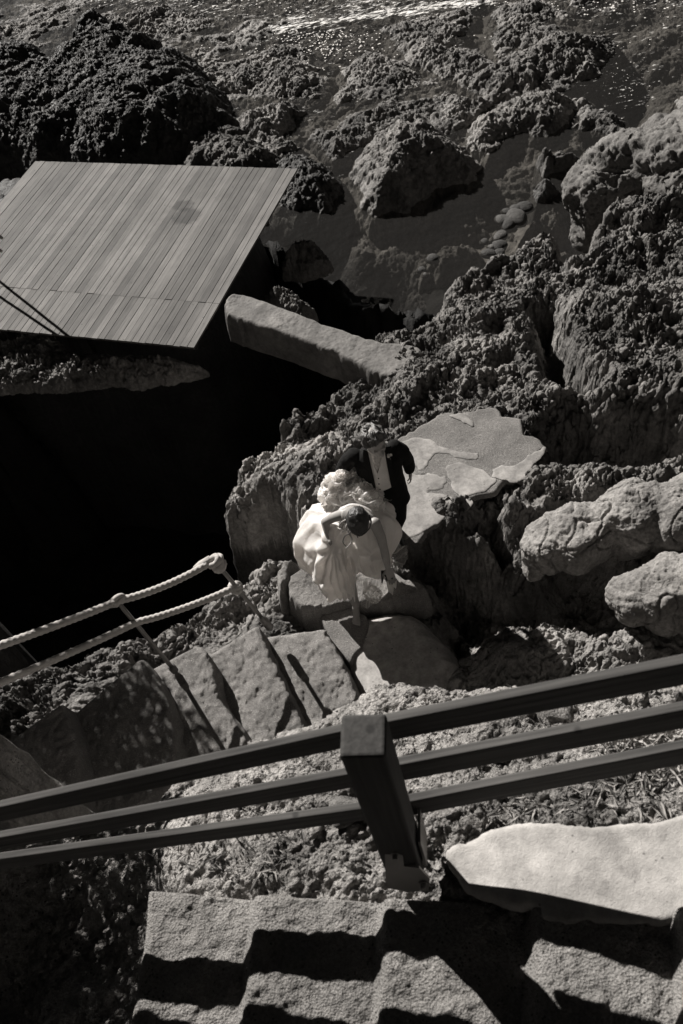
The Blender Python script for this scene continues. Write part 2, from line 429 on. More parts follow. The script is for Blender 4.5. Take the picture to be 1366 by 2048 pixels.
Z = idw(ctrl, X, Y, 3.5, .3)
Z = Z+.10*fbm2(X*.9, Y*.9, 4, 3)+.10*fbm2(X*3, Y*3, 3, 5)
_ln = np.array([(-30, 12.0), (-5, 11.3)]+[(float(q[0]), float(q[1])) for q in _b]+[(2.6, 8.6), (5, 5), (9, 2)])
_pp = [tuple(p) for p in _ln]+[(9, -40), (-30, -40)]
sdp, _, _ = sdpoly(_pp, X, Y)          # inside = landward pit
wobl = .5*fbm2(X*1.6, Y*1.6, 4, 66)
Z = np.where(sdp > -.9, np.maximum(Z, -1.92-1.6*np.abs(sdp+wobl*.5)**1.0+.12*fbm2(X*3, Y*3, 3, 68)), Z)
Z = np.where(sdp > 0, -1.85-3.7*ss(0, .7, sdp+wobl)+.15*fbm2(X*1.5, Y*1.5, 3, 67), Z)
far = ss(21, 27, Y); Z = Z*(1-far)+(-4.5)*far
me = np_mesh('seabed', np.stack([X, Y, Z], -1).reshape(-1, 3), grid_faces(nu, nv))
set_tone(me, (np.clip(1.25+.9*fbm2(X*.6, Y*.6, 3, 8), .35, 2)*np.where((Z < -2.9) | (sdp > -1.6), .03, 1)).ravel())  # pit and deep bed: blackness of the shade put into the tone
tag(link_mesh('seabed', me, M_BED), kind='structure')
deep = plane_obj('deep_seabed', -900, 900, -30, 1800, -6.2, M_WET); tag(deep, kind='structure')
a_ = deep.data.attributes.new('tone', 'FLOAT', 'POINT'); a_.data.foreach_set('value', np.ones(4, np.float32))

# ------------------------------------------------------------ general mound / slab builder
def mound(name, poly, top, drop, w, sp, mat, relief=0.0, rscale=1.0, seed=0, wob=.03, wobf=6.0, nd3=.0, tone=1.0, tvar=.25, parent=None, ang=.6, stretch=1.6, power=2.0, ctrl=None, pk=5, edge_keep=0.15, pits=1.0, inset=0.0):
    """a solid cap standing on its outline: poly in world xy, top height (number, or control points), sides falling by drop"""
    P = catmull([p[:2] for p in poly], pk)
    cx, cy = P.mean(0)
    x0, y0 = P.min(0)-sp*2; x1, y1 = P.max(0)+sp*2
    nx_ = int((x1-x0)/sp)+2; ny_ = int((y1-y0)/sp)+2
    X, Y = np.meshgrid(np.linspace(x0, x1, nx_), np.linspace(y0, y1, ny_), indexing='ij')
    # wobble the outline itself
    dx = wob*fbm2(P[:, 0]*wobf, P[:, 1]*wobf, 4, seed+31, .65); dy = wob*fbm2(P[:, 0]*wobf+9, P[:, 1]*wobf, 4, seed+37, .65)
    P = P+np.stack([dx, dy], 1)*2
    sd, bx, by = sdpoly(P, X, Y)
    out = sd < 0
    keep = sd > -sp*1.5
    X = np.where(out, bx, X); Y = np.where(out, by, Y)
    if inset:
        ws = w*.5; nxi = (X-bx)/(np.abs(sd)+1e-9); nyi = (Y-by)/(np.abs(sd)+1e-9); sdc = np.clip(sd, 0, None)
        v_ = np.clip(sdc/ws, 0, 1); side = sdc < ws
        dn = np.where(side, inset*(1-v_), (sdc-ws)*(1+ws/(np.maximum(sdc, ws)+ .6)*0))
        k_ = np.where(side, inset*(1-v_), np.where(sdc < 3*ws, (sdc-ws)*1.5, sdc))
        X = np.where(out, bx, bx+nxi*k_); Y = np.where(out, by, by+nyi*k_)
        t = np.clip((k_+.0)/w, 0, 1); t = np.where(side, 0, t)
    t = np.clip(sd/w, 0, 1) if not inset else t
    prof = 1-(1-t)**power
    prof = np.where(power >= 2, np.sqrt(np.clip(1-(1-t)**2, 0, 1)) if power == 2 else prof, prof)
    if nd3 and drop > .6 and not inset and name != 'sandy_bank': prof = .35*prof+.65*(1-(1-t)**2.4)
    ztop = idw(ctrl, X, Y, 3, .15) if ctrl is not None else top
    r_edge = min(.22, drop*.4)
    Z = ztop-drop*(1-prof)
    if inset:
        Z = ztop-r_edge*(1-prof)-np.where(side, (drop-r_edge)*(1-v_), 0)
    if relief:
        R = rock_relief(X, Y, rscale, seed, ang, stretch, pits)*relief
        Z = Z+R*np.clip(sd/(w*.6)+edge_keep, 0, 1)
    if nd3:
        nx, ny, nz = normals_grid(X, Y, Z)
        n = noise3(X*6/rscale, Y*6/rscale, Z*6/rscale, seed)+.6*noise3(X*14/rscale, Y*14/rscale, Z*14/rscale, seed+1)+.4*noise3(X*31/rscale, Y*31/rscale, Z*31/rscale, seed+2)
        X = X+nx*n*nd3; Y = Y+ny*n*nd3; Z = Z+nz*n*nd3
    F = grid_faces(nx_, ny_)
    kf = keep.ravel()[F].all(1) & (~out.ravel()[F]).any(1)
    F = F[kf]
    used, inv = np.unique(F, return_inverse=True); F = inv.reshape(-1, 4)
    co = np.stack([X.ravel()[used], Y.ravel()[used], Z.ravel()[used]], 1)
    org = np.array([cx, cy, float(co[:, 2].min())])
    me = np_mesh(name, co-org if parent is None else co, F)
    tn = tone*(1+tvar*fbm2(co[:, 0]*1.7, co[:, 1]*1.7, 3, seed+71))
    set_tone(me, np.clip(tn, .1, 3))
    o = link_mesh(name, me, mat, parent)
    if parent is None: o.location = org
    return o
def PX(pts, z): return [at(p[0], p[1], z if len(p) < 3 else p[2])[:2] for p in pts]
def C8(pts): return [(683+x*.5, y*.5) for x, y in pts]          # crop of the upper right
def CTR(pts): return [tuple(at(*p)) for p in pts]

# ------------------------------------------------------------ shore rock massif (terrain)
OUT = [(428, 1045, -.9), (432, 985, -.9), (470, 930, -.9), (540, 895, -.8), (560, 862, -.8), (610, 815, -.8), (650, 770, -.8), (700, 735, -.8), (735, 660, -.75), (830, 665, -.85),
       (858, 610, -.9), (900, 575, -1.0), (965, 552, -1.0), (1010, 525, -1.0), (1075, 490, -1.0), (1130, 492, -1), (1150, 530, -1), (1172, 470, -1.0), (1215, 440, -1), (1290, 425, -1), (1360, 405, -1),
       (1500, 380, -1.1), (1750, 500, -1), (1900, 1500, 0), (1500, 2300, 0), (600, 1900, 0), (-150, 1650, -.3), (-40, 1420, -.6), (40, 1400, -.6), (130, 1370, -.5), (200, 1310, -.4), (270, 1285, -.4), (330, 1265, -.3),
       (362, 1225, -.4), (380, 1190, -.5), (440, 1165, -.5), (500, 1125, -.4), (560, 1105, -.4), (600, 1120, -.9), (560, 1085, -1.3), (500, 1078, -1.1), (460, 1068, -1.0)]
MH = CTR([(450, 1000, -.75), (560, 930, -.45), (640, 830, -.5), (700, 760, -.6), (760, 700, -.55), (860, 680, -.55), (900, 600, -.75), (1000, 570, -.7), (1100, 520, -.65),
          (880, 860, -.05), (950, 830, 0), (1090, 900, .0), (960, 920, -.02), (830, 1000, -.02), (760, 950, -.03), (880, 1020, 0), (820, 1060, 0), (700, 980, -.05), (640, 900, -.2), (620, 1020, -.2),
          (1150, 650, -.2), (1200, 520, -.6), (1366, 450, -.7), (1300, 650, -.1), (1366, 780, .25), (1250, 820, .2), (1120, 790, .1), (1000, 730, -.15), (880, 780, -.15), (1180, 960, .2), (1100, 960, .25), (1020, 1010, .25), (960, 1050, .25), (900, 1060, .15),
          (900, 1130, -.2), (1366, 930, .1), (1000, 1180, -1.0), (1150, 1210, -1.1), (1366, 1270, .15), (1250, 1290, .25), (1100, 1290, .1), (950, 1250, -.35), (930, 1360, -.1), (1050, 1330, .15), (1500, 1350, .4),
          (640, 1130, -.1), (560, 1150, -.1), (480, 1160, -.3), (460, 1215, -.15), (400, 1210, -.3), (330, 1290, .0), (240, 1330, .1), (120, 1400, .2), (0, 1480, .3),
          (700, 1150, -.12), (700, 1250, -.2), (760, 1300, -.25), (850, 1330, -.25), (650, 1330, -.2), (560, 1340, -.05), (450, 1380, .1), (340, 1430, .3), (200, 1500, .5), (100, 1550, .6), (850, 1200, -.25), (880, 1160, -.2)])
nu, nv = 780, 900
u = np.linspace(0, 1, nu)[:, None]; v = np.linspace(0, 1, nv)[None, :]
Y = 2.3+(12.6-2.3)*(.55*v+.45*v*v)+0*u
half = .62
xl = -3.6+(Y-2.3)*.18; xr = 2.9+(Y-2.3)*.58
X = xl+(xr-xl)*u
sd, bx, by = sdpoly(catmull([at(*p)[:2] for p in OUT], 3), X, Y)
sd = sd+.10*fbm2(X*2.2, Y*2.2, 4, 77)
H = idw(MH, X, Y, 3.6, .10)
H = H+.16*fbm2(X*.9, Y*.9, 2, 301)*ss(0, .6, sd)
cra = ss(-.02, .5, sd)
edge = np.clip((sd+.10)/.42, 0, 1); edge = .4*np.sqrt(1-(1-edge)**2)+.6*(1-(1-edge)**4)
Z = -5.8+(H+5.8)*edge
rel = rock_relief(X, Y, 1.0, 11, .7, 1.5)*.92
# calmer where the mortar and the stairs lie
patch_poly = PX([(795, 880), (870, 835), (960, 815), (1050, 850), (1100, 895), (1060, 960), (960, 1000), (900, 1020), (860, 1060), (800, 1080), (760, 1000), (730, 930)], 0)
sp_, _, _ = sdpoly(patch_poly, X, Y)
calm = 1-.93*ss(.0, .22, sp_)
st_poly = PX([(560, 1150), (700, 1100), (830, 1150), (900, 1260), (930, 1400), (700, 1500), (300, 1700), (60, 1600), (130, 1420), (300, 1320), (420, 1260)], 0)
sp2, _, _ = sdpoly(st_poly, X, Y)
calm = calm*(1-.75*ss(-.1, .15, sp2))
sm_poly = PX([(920, 1260), (1100, 1240), (1400, 1230), (1500, 1450), (900, 1450)], 0.1)
sp3, _, _ = sdpoly(sm_poly, X, Y)
calm = calm*(1-.5*ss(-.1, .2, sp3))
tg_poly = PX([(430, 1040), (470, 930), (560, 880), (660, 900), (680, 1000), (620, 1080)], -.4)
sp4, _, _ = sdpoly(tg_poly, X, Y)
calm = calm*(1-.35*ss(-.1, .2, sp4))
Z = Z+rel*calm*np.clip(edge+.15, 0, 1)
for path, dep_, wd in (([(1085, 560), (1108, 640), (1112, 690), (1135, 760)], .9, .16), ([(1150, 880), (1250, 900), (1400, 900)], .9, .30), ([(1120, 740), (1170, 780)], .7, .15),
                       ([(830, 1095), (880, 1120), (960, 1150), (1060, 1190), (1160, 1215), (1366, 1235), (1500, 1250)], .9, .20), ([(900, 1180), (960, 1225), (1050, 1225)], .6, .13),
                       ([(1240, 500), (1290, 560), (1366, 560)], .35, .12), ([(600, 1085), (540, 1085)], .8, .15), ([(895, 1235), (930, 1290)], .45, .1), ([(560, 1020), (620, 1060)], .6, .1), ([(985, 720), (1010, 690)], .3, .1)):
    Z = Z-dep_*np.exp(-(dpath(PX(path, -.2), X, Y)/wd)**2)*ss(0, .3, sd)
nx, ny, nz = normals_grid(X, Y, Z)
n = noise3(X*7, Y*7, Z*7, 5)*1.0+.7*noise3(X*16, Y*16, Z*16, 6)+.4*noise3(X*37, Y*37, Z*37, 7)
am = .034*(.25+.75*calm)
X2 = X+nx*n*am; Y2 = Y+ny*n*am; Z2 = Z+nz*n*am
F = grid_faces(nu, nv)
kf = (Z.ravel()[F] > -5.75).any(1)
F = F[kf]; used, inv = np.unique(F, return_inverse=True); F = inv.reshape(-1, 4)
me = np_mesh('rocky_shore', np.stack([X2.ravel()[used], Y2.ravel()[used], Z2.ravel()[used]], 1), F)
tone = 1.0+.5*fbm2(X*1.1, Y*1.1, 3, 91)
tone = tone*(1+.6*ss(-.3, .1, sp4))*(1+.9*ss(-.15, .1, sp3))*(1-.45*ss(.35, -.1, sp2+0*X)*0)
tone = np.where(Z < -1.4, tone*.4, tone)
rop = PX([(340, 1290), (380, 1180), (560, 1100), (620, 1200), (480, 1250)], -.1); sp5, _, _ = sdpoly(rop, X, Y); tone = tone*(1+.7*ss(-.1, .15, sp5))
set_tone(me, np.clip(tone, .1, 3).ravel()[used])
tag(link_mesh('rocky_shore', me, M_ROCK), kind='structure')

# low rock shelf under and just above the shallow water
nu, nv = 600, 640
X, Y = np.meshgrid(np.linspace(-5.5, 9.5, nu), np.linspace(11.3, 27, nv), indexing='ij')
SHC = [(*at(x, y, -2.05)[:2], z) for x, y, z in ((50, 50, -2.03), (250, 60, -2.06), (450, 60, -2.10), (620, 60, -2.16), (750, 40, -2.14), (850, 90, -1.99), (960, 60, -2.16), (1050, 60, -2.0), (1200, 40, -2.12), (1330, 40, -2.2), (1260, 170, -2.8), (1230, 240, -2.9), (1340, 180, -2.25),
    (480, 160, -1.99), (560, 210, -1.99), (400, 180, -2.0), (660, 160, -2.14), (660, 220, -2.12), (520, 245, -2.0), (600, 330, -2.14), (640, 300, -2.12), (720, 250, -1.97), (770, 160, -1.98), (830, 200, -2.1), (900, 215, -2.06), (760, 110, -2.08), (690, 110, -2.12), (880, 150, -1.97), (930, 125, -2.1), (1000, 190, -2.02),
    (880, 250, -1.99), (930, 290, -2.1), (1010, 240, -1.97), (1100, 170, -1.97), (1150, 250, -2.05), (1120, 290, -2.2), (1010, 330, -2.3), (900, 400, -2.2), (780, 400, -2.15), (720, 460, -2.3), (830, 470, -2.35), (950, 480, -2.6), (1080, 400, -2.5), (850, 540, -2.7), (660, 380, -2.2), (700, 340, -2.08), (1300, 260, -2.3), (640, 460, -3.3), (600, 420, -3.3), (700, 600, -3.4), (800, 590, -3.2), (760, 560, -3.1), (350, 300, -2.15), (700, 540, -2.8), (380, 120, -2.06), (300, 90, -2.02), (150, 130, -2.1), (50, 200, -2.2), (540, 120, -2.03), (580, 30, -2.12))]
Z = idw(SHC, X, Y, 3.2, .2)
Z = Z+.10*fbm2(X*.8, Y*1.4, 3, 203)+.06*fbm2(X*2.2, Y*3.2, 4, 205)+rock_relief(X, Y, .9, 210, .35, 2.4)*.42+.03
for path in ([(905, 10), (935, 90), (950, 130), (850, 130), (900, 165), (960, 200), (1030, 215)], [(690, 120), (660, 200), (590, 215)], [(440, 225), (560, 205)], [(620, 300), (660, 290), (690, 330)], [(100, 110), (160, 60), (280, 20)], [(600, 90), (700, 110), (760, 90)]):
    Z = Z-.13*np.exp(-(dpath(PX(path, -2), X, Y)/.28)**2)
sds, _, _ = sdpoly(_pp, X, Y)
Z = np.where(sds > -.3, Z-1.2, Z)
nx, ny, nz = normals_grid(X, Y, Z); n = noise3(X*9, Y*9, Z*9, 5)+.6*noise3(X*21, Y*21, Z*21, 6)
X2 = X+nx*n*.02; Y2 = Y+ny*n*.02; Z2 = Z+nz*n*.02
F = grid_faces(nu, nv); zf = Z.ravel()[F]; F = F[(zf > -3.2).any(1)]
used, inv = np.unique(F, return_inverse=True)
me = np_mesh('reef_shelf', np.stack([X2.ravel()[used], Y2.ravel()[used], Z2.ravel()[used]], 1), inv.reshape(-1, 4))
set_tone(me, (np.clip(1.1+.6*fbm2(X*.9, Y*.9, 3, 231), .4, 2)*(1-.93*ss(-2.5, -2.95, Z))*(1-.93*ss(-1.5, -.7, sds))).ravel()[used])  # shelf tone darkened towards the pit and deep channel, in place of shade
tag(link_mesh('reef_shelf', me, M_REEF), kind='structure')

# left hand cliff, beyond the left edge of the picture, that shades the lower stairs
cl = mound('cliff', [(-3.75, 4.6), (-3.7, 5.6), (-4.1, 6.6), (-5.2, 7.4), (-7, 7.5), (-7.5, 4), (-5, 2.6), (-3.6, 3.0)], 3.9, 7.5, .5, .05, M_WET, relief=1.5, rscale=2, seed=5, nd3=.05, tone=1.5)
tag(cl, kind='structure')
nu, nv = 160, 80
u = np.linspace(0, 1, nu)[:, None]; v = np.linspace(0, 1, nv)[None, :]
X = -16+32*u+0*v; Y = -1.6-10*v**1.6+0*u; Z = -5.9+0*X+24*np.minimum(1, v*1.15)
nn = fbm2(X*.5, Z*.5, 4, 88); Y = Y+1.1*nn-.2
me = np_mesh('unseen_hillside', np.stack([X, Y, Z], -1).reshape(-1, 3), grid_faces(nu, nv)); set_tone(me, np.full(nu*nv, 1.2))
tag(link_mesh('unseen_hillside', me, M_WET), kind='structure')  # unseen slope added behind the camera to block sky light
# ------------------------------------------------------------ reef ledges and boulders
def rock(name, label, pts, z, top, w, seed, mat=M_REEF, sp=.018, relief=1.2, rscale=.9, tone=1.0, drop=None, nd3=.035, cat='rock', group=None, **kw):
    pts = PX(pts, z)
    if name == 'reef_rock':
        c_ = np.mean(pts, 0); pts = [c_+(p_-c_)*1.2 for p_ in pts]; kw['pk'] = 12
    o = mound(name, pts, top, drop if drop else top-z+.22, w, sp, mat, relief=relief, rscale=rscale, seed=seed, nd3=nd3, tone=tone, wob=.11 if name == 'reef_rock' else .05, wobf=1.6, **kw)
    return tag(o, label, cat, group)
GL = 'weedy reef ledges in the shallows'
T = [('reef_rock', 'long black shaggy outcrop filling the upper left behind the wooden deck', [(-60, 330), (-60, 170), (60, 185), (150, 150), (230, 105), (300, 118), (370, 150), (420, 200), (440, 245), (390, 285), (330, 325), (250, 345), (60, 345)], -2.0, -.9, .9, 21, M_WET, 1.9, None),
     ('reef_rock', 'small peaked black rock poking up above the big black outcrop', [(150, 100), (165, 70), (190, 58), (250, 72), (272, 92), (240, 112), (190, 118)], -1.7, -.85, .5, 22, M_WET, 1.2, None),
     ('reef_rock', 'flat black ledge touching the upper left edge of the picture', [(-60, 100), (0, 95), (60, 92), (75, 102), (50, 125), (0, 150), (-60, 160)], -1.9, -1.35, .4, 23, M_WET, 1.2, None),
     ('reef_rock', 'dark hump with pale waterline just behind the far edge of the deck', [(365, 318), (375, 280), (420, 252), (480, 265), (535, 300), (560, 330), (560, 350), (500, 360), (400, 360)], -2.0, -1.35, .6, 24, M_REEF, .7, None),
     ('reef_rock', 'black rock beyond the far right corner of the deck', [(560, 345), (620, 330), (680, 370), (690, 420), (640, 450), (560, 440), (540, 400)], -2.2, -1.35, .5, 25, M_WET, 2.0, None),
     ('reef_rock', 'pale ribbed shelf at the far upper left corner by the water', [(-60, 95), (-60, 60), (80, 38), (200, 10), (215, 22), (150, 42), (100, 62), (20, 85)], -2.05, -1.8, .5, 26, M_REEF, 1.5, GL),
     ('reef_rock', 'low ribbed ledge left of the white foam', [(190, 50), (240, 25), (330, 18), (395, 25), (430, 55), (360, 75), (290, 90), (230, 75)], -2.05, -1.78, .5, 27, M_REEF, 1.4, GL),
     ('reef_rock', 'triangular pale ledge right of the black outcrop', [(375, 150), (400, 128), (500, 120), (530, 98), (600, 108), (638, 150), (640, 190), (610, 208), (560, 215), (500, 195), (420, 205), (395, 190)], -2.05, -1.65, .6, 28, M_REEF, 1.4, GL),
     ('reef_rock', 'small pale ledge between the black outcrop and the triangular ledge', [(310, 110), (380, 90), (415, 100), (410, 125), (370, 132), (330, 125)], -2.05, -1.82, .35, 29, M_REEF, 1.5, GL),
     ('reef_rock', 'pale rimmed ledge just beyond the dark hump', [(470, 250), (510, 228), (590, 220), (608, 235), (590, 275), (600, 300), (560, 322), (520, 310), (470, 270)], -2.05, -1.6, .5, 30, M_REEF, 1.3, GL),
     ('reef_rock', 'long dark ledge with bright near rim in the middle of the shallows', [(640, 262), (690, 248), (780, 208), (860, 210), (868, 245), (800, 278), (730, 300), (680, 315), (640, 300), (620, 285)], -2.05, -1.5, .5, 31, M_REEF, .9, GL),
     ('reef_rock', 'wedge shaped pale ledge pointing left beneath the foam', C8([(0, 320), (60, 230), (180, 240), (280, 290), (385, 350), (240, 402), (120, 420), (20, 440), (-60, 470), (-80, 420), (-20, 380)]), -2.05, -1.6, .6, 32, M_REEF, 1.3, GL),
     ('reef_rock', 'rounded pale ledge farthest out near the right end of the foam', C8([(165, 110), (260, 80), (400, 60), (480, 20), (520, 60), (500, 150), (370, 190), (210, 190)]), -2.05, -1.65, .6, 33, M_REEF, 1.2, GL),
     ('reef_rock', 'two lobed ledge left of the narrow water channel', C8([(220, 212), (300, 175), (470, 190), (600, 240), (650, 255), (490, 335), (380, 325), (260, 262)]), -2.05, -1.6, .5, 34, M_REEF, 1.3, GL),
     ('reef_rock', 'broad ledge at the top right of the narrow water channel', C8([(590, 190), (600, 120), (620, 50), (700, 20), (850, 20), (910, 80), (820, 110), (910, 150), (720, 205), (650, 240)]), -2.05, -1.68, .6, 35, M_REEF, 1.2, GL),
     ('reef_rock', 'large wedge of dark rock with a bright left tip', C8([(485, 335), (600, 290), (720, 235), (850, 180), (1000, 168), (1062, 210), (1000, 300), (860, 370), (700, 422), (600, 400)]), -2.05, -1.45, .6, 36, M_REEF, 1.0, GL),
     ('reef_rock', 'small round ledge in the centre of the reef', C8([(370, 430), (440, 380), (560, 408), (600, 440), (545, 500), (440, 522), (380, 495)]), -2.05, -1.55, .4, 37, M_REEF, 1.2, GL),
     ('reef_rock', 'lumpy boulder mass right of the small round ledge', C8([(488, 600), (535, 500), (600, 440), (760, 388), (900, 420), (960, 445), (900, 535), (770, 585), (690, 575), (640, 640), (520, 635)]), -2.1, -1.35, .6, 38, M_REEF, 1.2, GL),
     ('reef_rock', 'dark hooded rock with a bright left face at the far right of the reef', C8([(908, 525), (980, 458), (1090, 485), (1165, 545), (1060, 590), (940, 560)]), -2.1, -1.4, .45, 39, M_REEF, .9, GL),
     ('reef_rock', 'biggest rounded reef boulder right of the wooden deck', C8([(60, 700), (110, 620), (190, 570), (260, 548), (420, 590), (552, 685), (520, 750), (390, 785), (300, 850), (180, 870), (90, 830)]), -2.1, -1.15, .9, 40, M_REEF, 1.2, GL),
     ('reef_rock', 'sharp ledge catching light at the right picture edge', C8([(1340, 430), (1420, 410), (1500, 470), (1420, 540), (1350, 530)]), -2.05, -1.6, .3, 41, M_REEF, 1.3, GL),
     ('reef_rock', 'thin shelf at the top right corner washed by waves', C8([(850, 20), (1000, -40), (1200, -40), (1130, 20), (1000, 40), (900, 50)]), -2.05, -1.85, .4, 42, M_REEF, 1.0, GL),
     ('submerged_rock', 'broad drowned slab below the biggest reef boulder', C8([(60, 900), (200, 860), (380, 800), (560, 760), (600, 860), (500, 960), (300, 1000), (120, 1000)]), -2.7, -2.12, .8, 43, M_REEF, .9, 'drowned rocks in the dark channel'),
     ('submerged_rock', 'drowned slab right of the biggest reef boulder', C8([(560, 660), (700, 610), (780, 620), (740, 720), (640, 780), (560, 770)]), -2.6, -2.1, .6, 44, M_REEF, 1.0, 'drowned rocks in the dark channel'),
     ('submerged_rock', 'mottled drowned boulder beside the black craggy ridge', C8([(300, 1110), (350, 1040), (420, 1000), (540, 1000), (600, 1050), (540, 1110), (420, 1150), (330, 1140)]), -2.5, -2.02, .6, 45, M_REEF, 1.1, 'drowned rocks in the dark channel'),
     ('submerged_rock', 'pale drowned boulder left of the tall rounded boulder', C8([(690, 980), (740, 900), (820, 850), (900, 855), (935, 930), (920, 990), (800, 1000), (710, 1020)]), -2.4, -1.97, .6, 46, M_REEF, 1.3, 'drowned rocks in the dark channel'),
     ('boulder', 'flat topped boulder with a white rim standing in the dark channel', C8([(765, 700), (790, 665), (860, 640), (930, 650), (965, 680), (940, 705), (850, 725), (790, 735)]), -2.1, -1.75, .35, 47, M_REEF, 1.0, None),
     ('boulder', 'round dark boulder under the flat topped boulder', C8([(742, 820), (760, 770), (820, 750), (880, 765), (890, 810), (840, 855), (770, 855)]), -2.15, -1.7, .4, 48, M_WET, 2.2, None),
     ('boulder', 'oval dark boulder tucked against the tall rounded boulder', C8([(885, 790), (920, 755), (965, 755), (975, 790), (940, 850), (900, 850)]), -2.15, -1.75, .3, 49, M_WET, 2.2, None),
     ('boulder', 'smooth grey boulder above the oval dark boulder', C8([(930, 640), (980, 600), (1050, 590), (1060, 620), (1000, 670), (950, 680)]), -2.15, -1.85, .35, 50, M_WET, 3, None)]
for nm, lb, pts, z, top, w_, sdd, mt, tn, gr in T:
    if nm == 'reef_rock': top = -2.0+(top+2.0)*(.45 if top < -1.3 else .8); w_ *= 1.5
    smooth = nm in ('boulder', 'submerged_rock')
    rock(nm, lb, pts, z, top, w_, sdd, mt, tone=tn, group=gr, relief=.7 if smooth else .75, rscale=1.2 if smooth else .9, cat='boulder' if nm == 'boulder' else 'rock', nd3=.02 if smooth else .04)
# ledge under the near side of the deck
rock('rock_ledge', 'knobbly ledge in front of the near edge of the wooden deck', [(-120, 600), (0, 655), (90, 672), (180, 700), (260, 708), (390, 722), (416, 740), (370, 750), (300, 757), (180, 768), (60, 772), (-120, 755)], -1.1, -.95, .45, 61, M_ROCK, sp=.010, relief=1.3, rscale=.7, tone=1.5, drop=.3, cat='rock')
rock('craggy_rock', 'small craggy knob in the dark between the deck and the ridge', [(570, 560), (600, 525), (650, 515), (665, 540), (620, 560)], -1.7, -1.3, .3, 62, M_ROCK, sp=.012, relief=1.9, rscale=.45, tone=.9, drop=.4)
rock('craggy_rock', 'small craggy knob just behind the concrete pier', [(535, 605), (560, 580), (610, 595), (640, 625), (600, 640)], -1.2, -.95, .3, 63, M_ROCK, sp=.012, relief=1.9, rscale=.45, tone=.9, drop=.4)
ROCKX = lambda *a, **k: None
ROCKX('boulder', 'big pale cracked boulder above the black ravine at the right edge', [(1036, 1080), (1050, 1048), (1110, 1035), (1180, 1010), (1205, 975), (1262, 960), (1366, 965), (1460, 990), (1440, 1090), (1340, 1110), (1200, 1110), (1150, 1130), (1085, 1140), (1060, 1165), (1038, 1130)], .60, .66, .40, 64, M_BOULD, sp=.008, relief=.8, rscale=.55, tone=.85, drop=1.1, inset=.75, edge_keep=.6, nd3=.02, cat='boulder', stretch=2.4, ang=.35)
ROCKX('boulder', 'lower pale cracked boulder at the right edge beneath the big one', [(1222, 1190), (1262, 1150), (1310, 1118), (1366, 1108), (1460, 1100), (1460, 1230), (1366, 1248), (1300, 1240), (1240, 1222)], .55, .6, .35, 65, M_BOULD, sp=.008, relief=.75, rscale=.5, tone=1.0, drop=1.0, inset=.65, edge_keep=.6, nd3=.018, cat='boulder', stretch=2.2, ang=.35)
def boulder3d(label, els, voxel, seed, amp=.03, crack=.05, tone=1.0, mat=None):
    bm = bmesh.new(); M = None
    for (x, y, z, rx, ry, rz, yaw, pit) in els:
        c = at(x, y, z); M3 = (Matrix.Rotation(yaw, 3, 'Z') @ Matrix.Rotation(pit, 3, 'Y'))
        r_ = bmesh.ops.create_icosphere(bm, subdivisions=4, radius=1)
        for v_ in r_['verts']:
            q = v_.co.copy(); q = Vector([math.copysign(abs(k)**.72, k) for k in q]); v_.co = Vector(c)+M3 @ Vector((q.x*rx, q.y*ry, q.z*rz))
    me = bpy.data.meshes.new('tmp'); bm.to_mesh(me); bm.free(); t = bpy.data.objects.new('tmp', me); COL.objects.link(t)
    md = t.modifiers.new('r', 'REMESH'); md.mode = 'VOXEL'; md.voxel_size = voxel
    m2_ = t.modifiers.new('s', 'SMOOTH'); m2_.iterations = 6
    dg = bpy.context.evaluated_depsgraph_get(); ev = t.evaluated_get(dg); m3 = bpy.data.meshes.new_from_object(ev)
    n = len(m3.vertices); co = np.empty(n*3, np.float32); m3.vertices.foreach_get('co', co); co = co.reshape(-1, 3).astype(np.float64)
    no = np.empty(n*3, np.float32); m3.vertex_normals.foreach_get('vector', no); no = no.reshape(-1, 3)
    x, y, z = co.T
    f = lambda k, sd_: noise3(x*k, y*k, z*k, sd_)
    w1 = f(2.2, seed+9)*.15; w2 = f(2.2, seed+10)*.15
    d = 4.2*amp*f(1.9, seed)+2.0*amp*f(4.4, seed+1)+.8*amp*f(10, seed+2)+.4*amp*f(24, seed+3)+.2*amp*f(50, seed+4)
    for j, (k, wd) in enumerate(((1.5, .010), (2.6, .009))):
        c_ = np.abs(noise3((x+w1)*k, (y+w2)*k*1.3, (z)*k*1.8, seed+20+j)); d -= crack*(.9 if j == 0 else .6)*np.exp(-(c_/wd)**2)
    tr = f(2.2, seed+30)*4+z*6; fr_ = tr-np.floor(tr); d += .4*amp*(np.floor(tr)+ss(0, .12, fr_)-tr)+.5*amp*np.abs(f(18, seed+50))+.45*amp*f(90, seed+51)
    co += (no+.35*np.stack([w1*6, w2*6, w1*0], 1)*0)*d[:, None]; c0 = co.mean(0); c0[2] = co[:, 2].min(); co -= c0
    m3.vertices.foreach_set('co', co.astype(np.float32).ravel()); m3.update(); m3.materials.clear()
    bpy.data.objects.remove(t)
    set_tone(m3, np.clip(tone*(1+.35*f(1.5, seed+40)), .2, 2)); m3.name = 'boulder'
    o = link_mesh('boulder', m3, mat or M_BOULD); o.location = c0
    return tag(o, label, 'boulder')
boulder3d('big pale cracked boulder above the black ravine at the right edge', [(1105, 1090, .42, .30, .20, .20, .3, .1), (1170, 1075, .45, .32, .24, .22, .3, .1), (1262, 1035, .50, .30, .30, .28, .5, 0), (1290, 1015, .55, .22, .18, .24, 0, 0), (1380, 1030, .5, .42, .34, .30, .2, 0), (1062, 1130, .3, .09, .12, .12, 0, 0)], .011, 3, amp=.020, crack=.035)
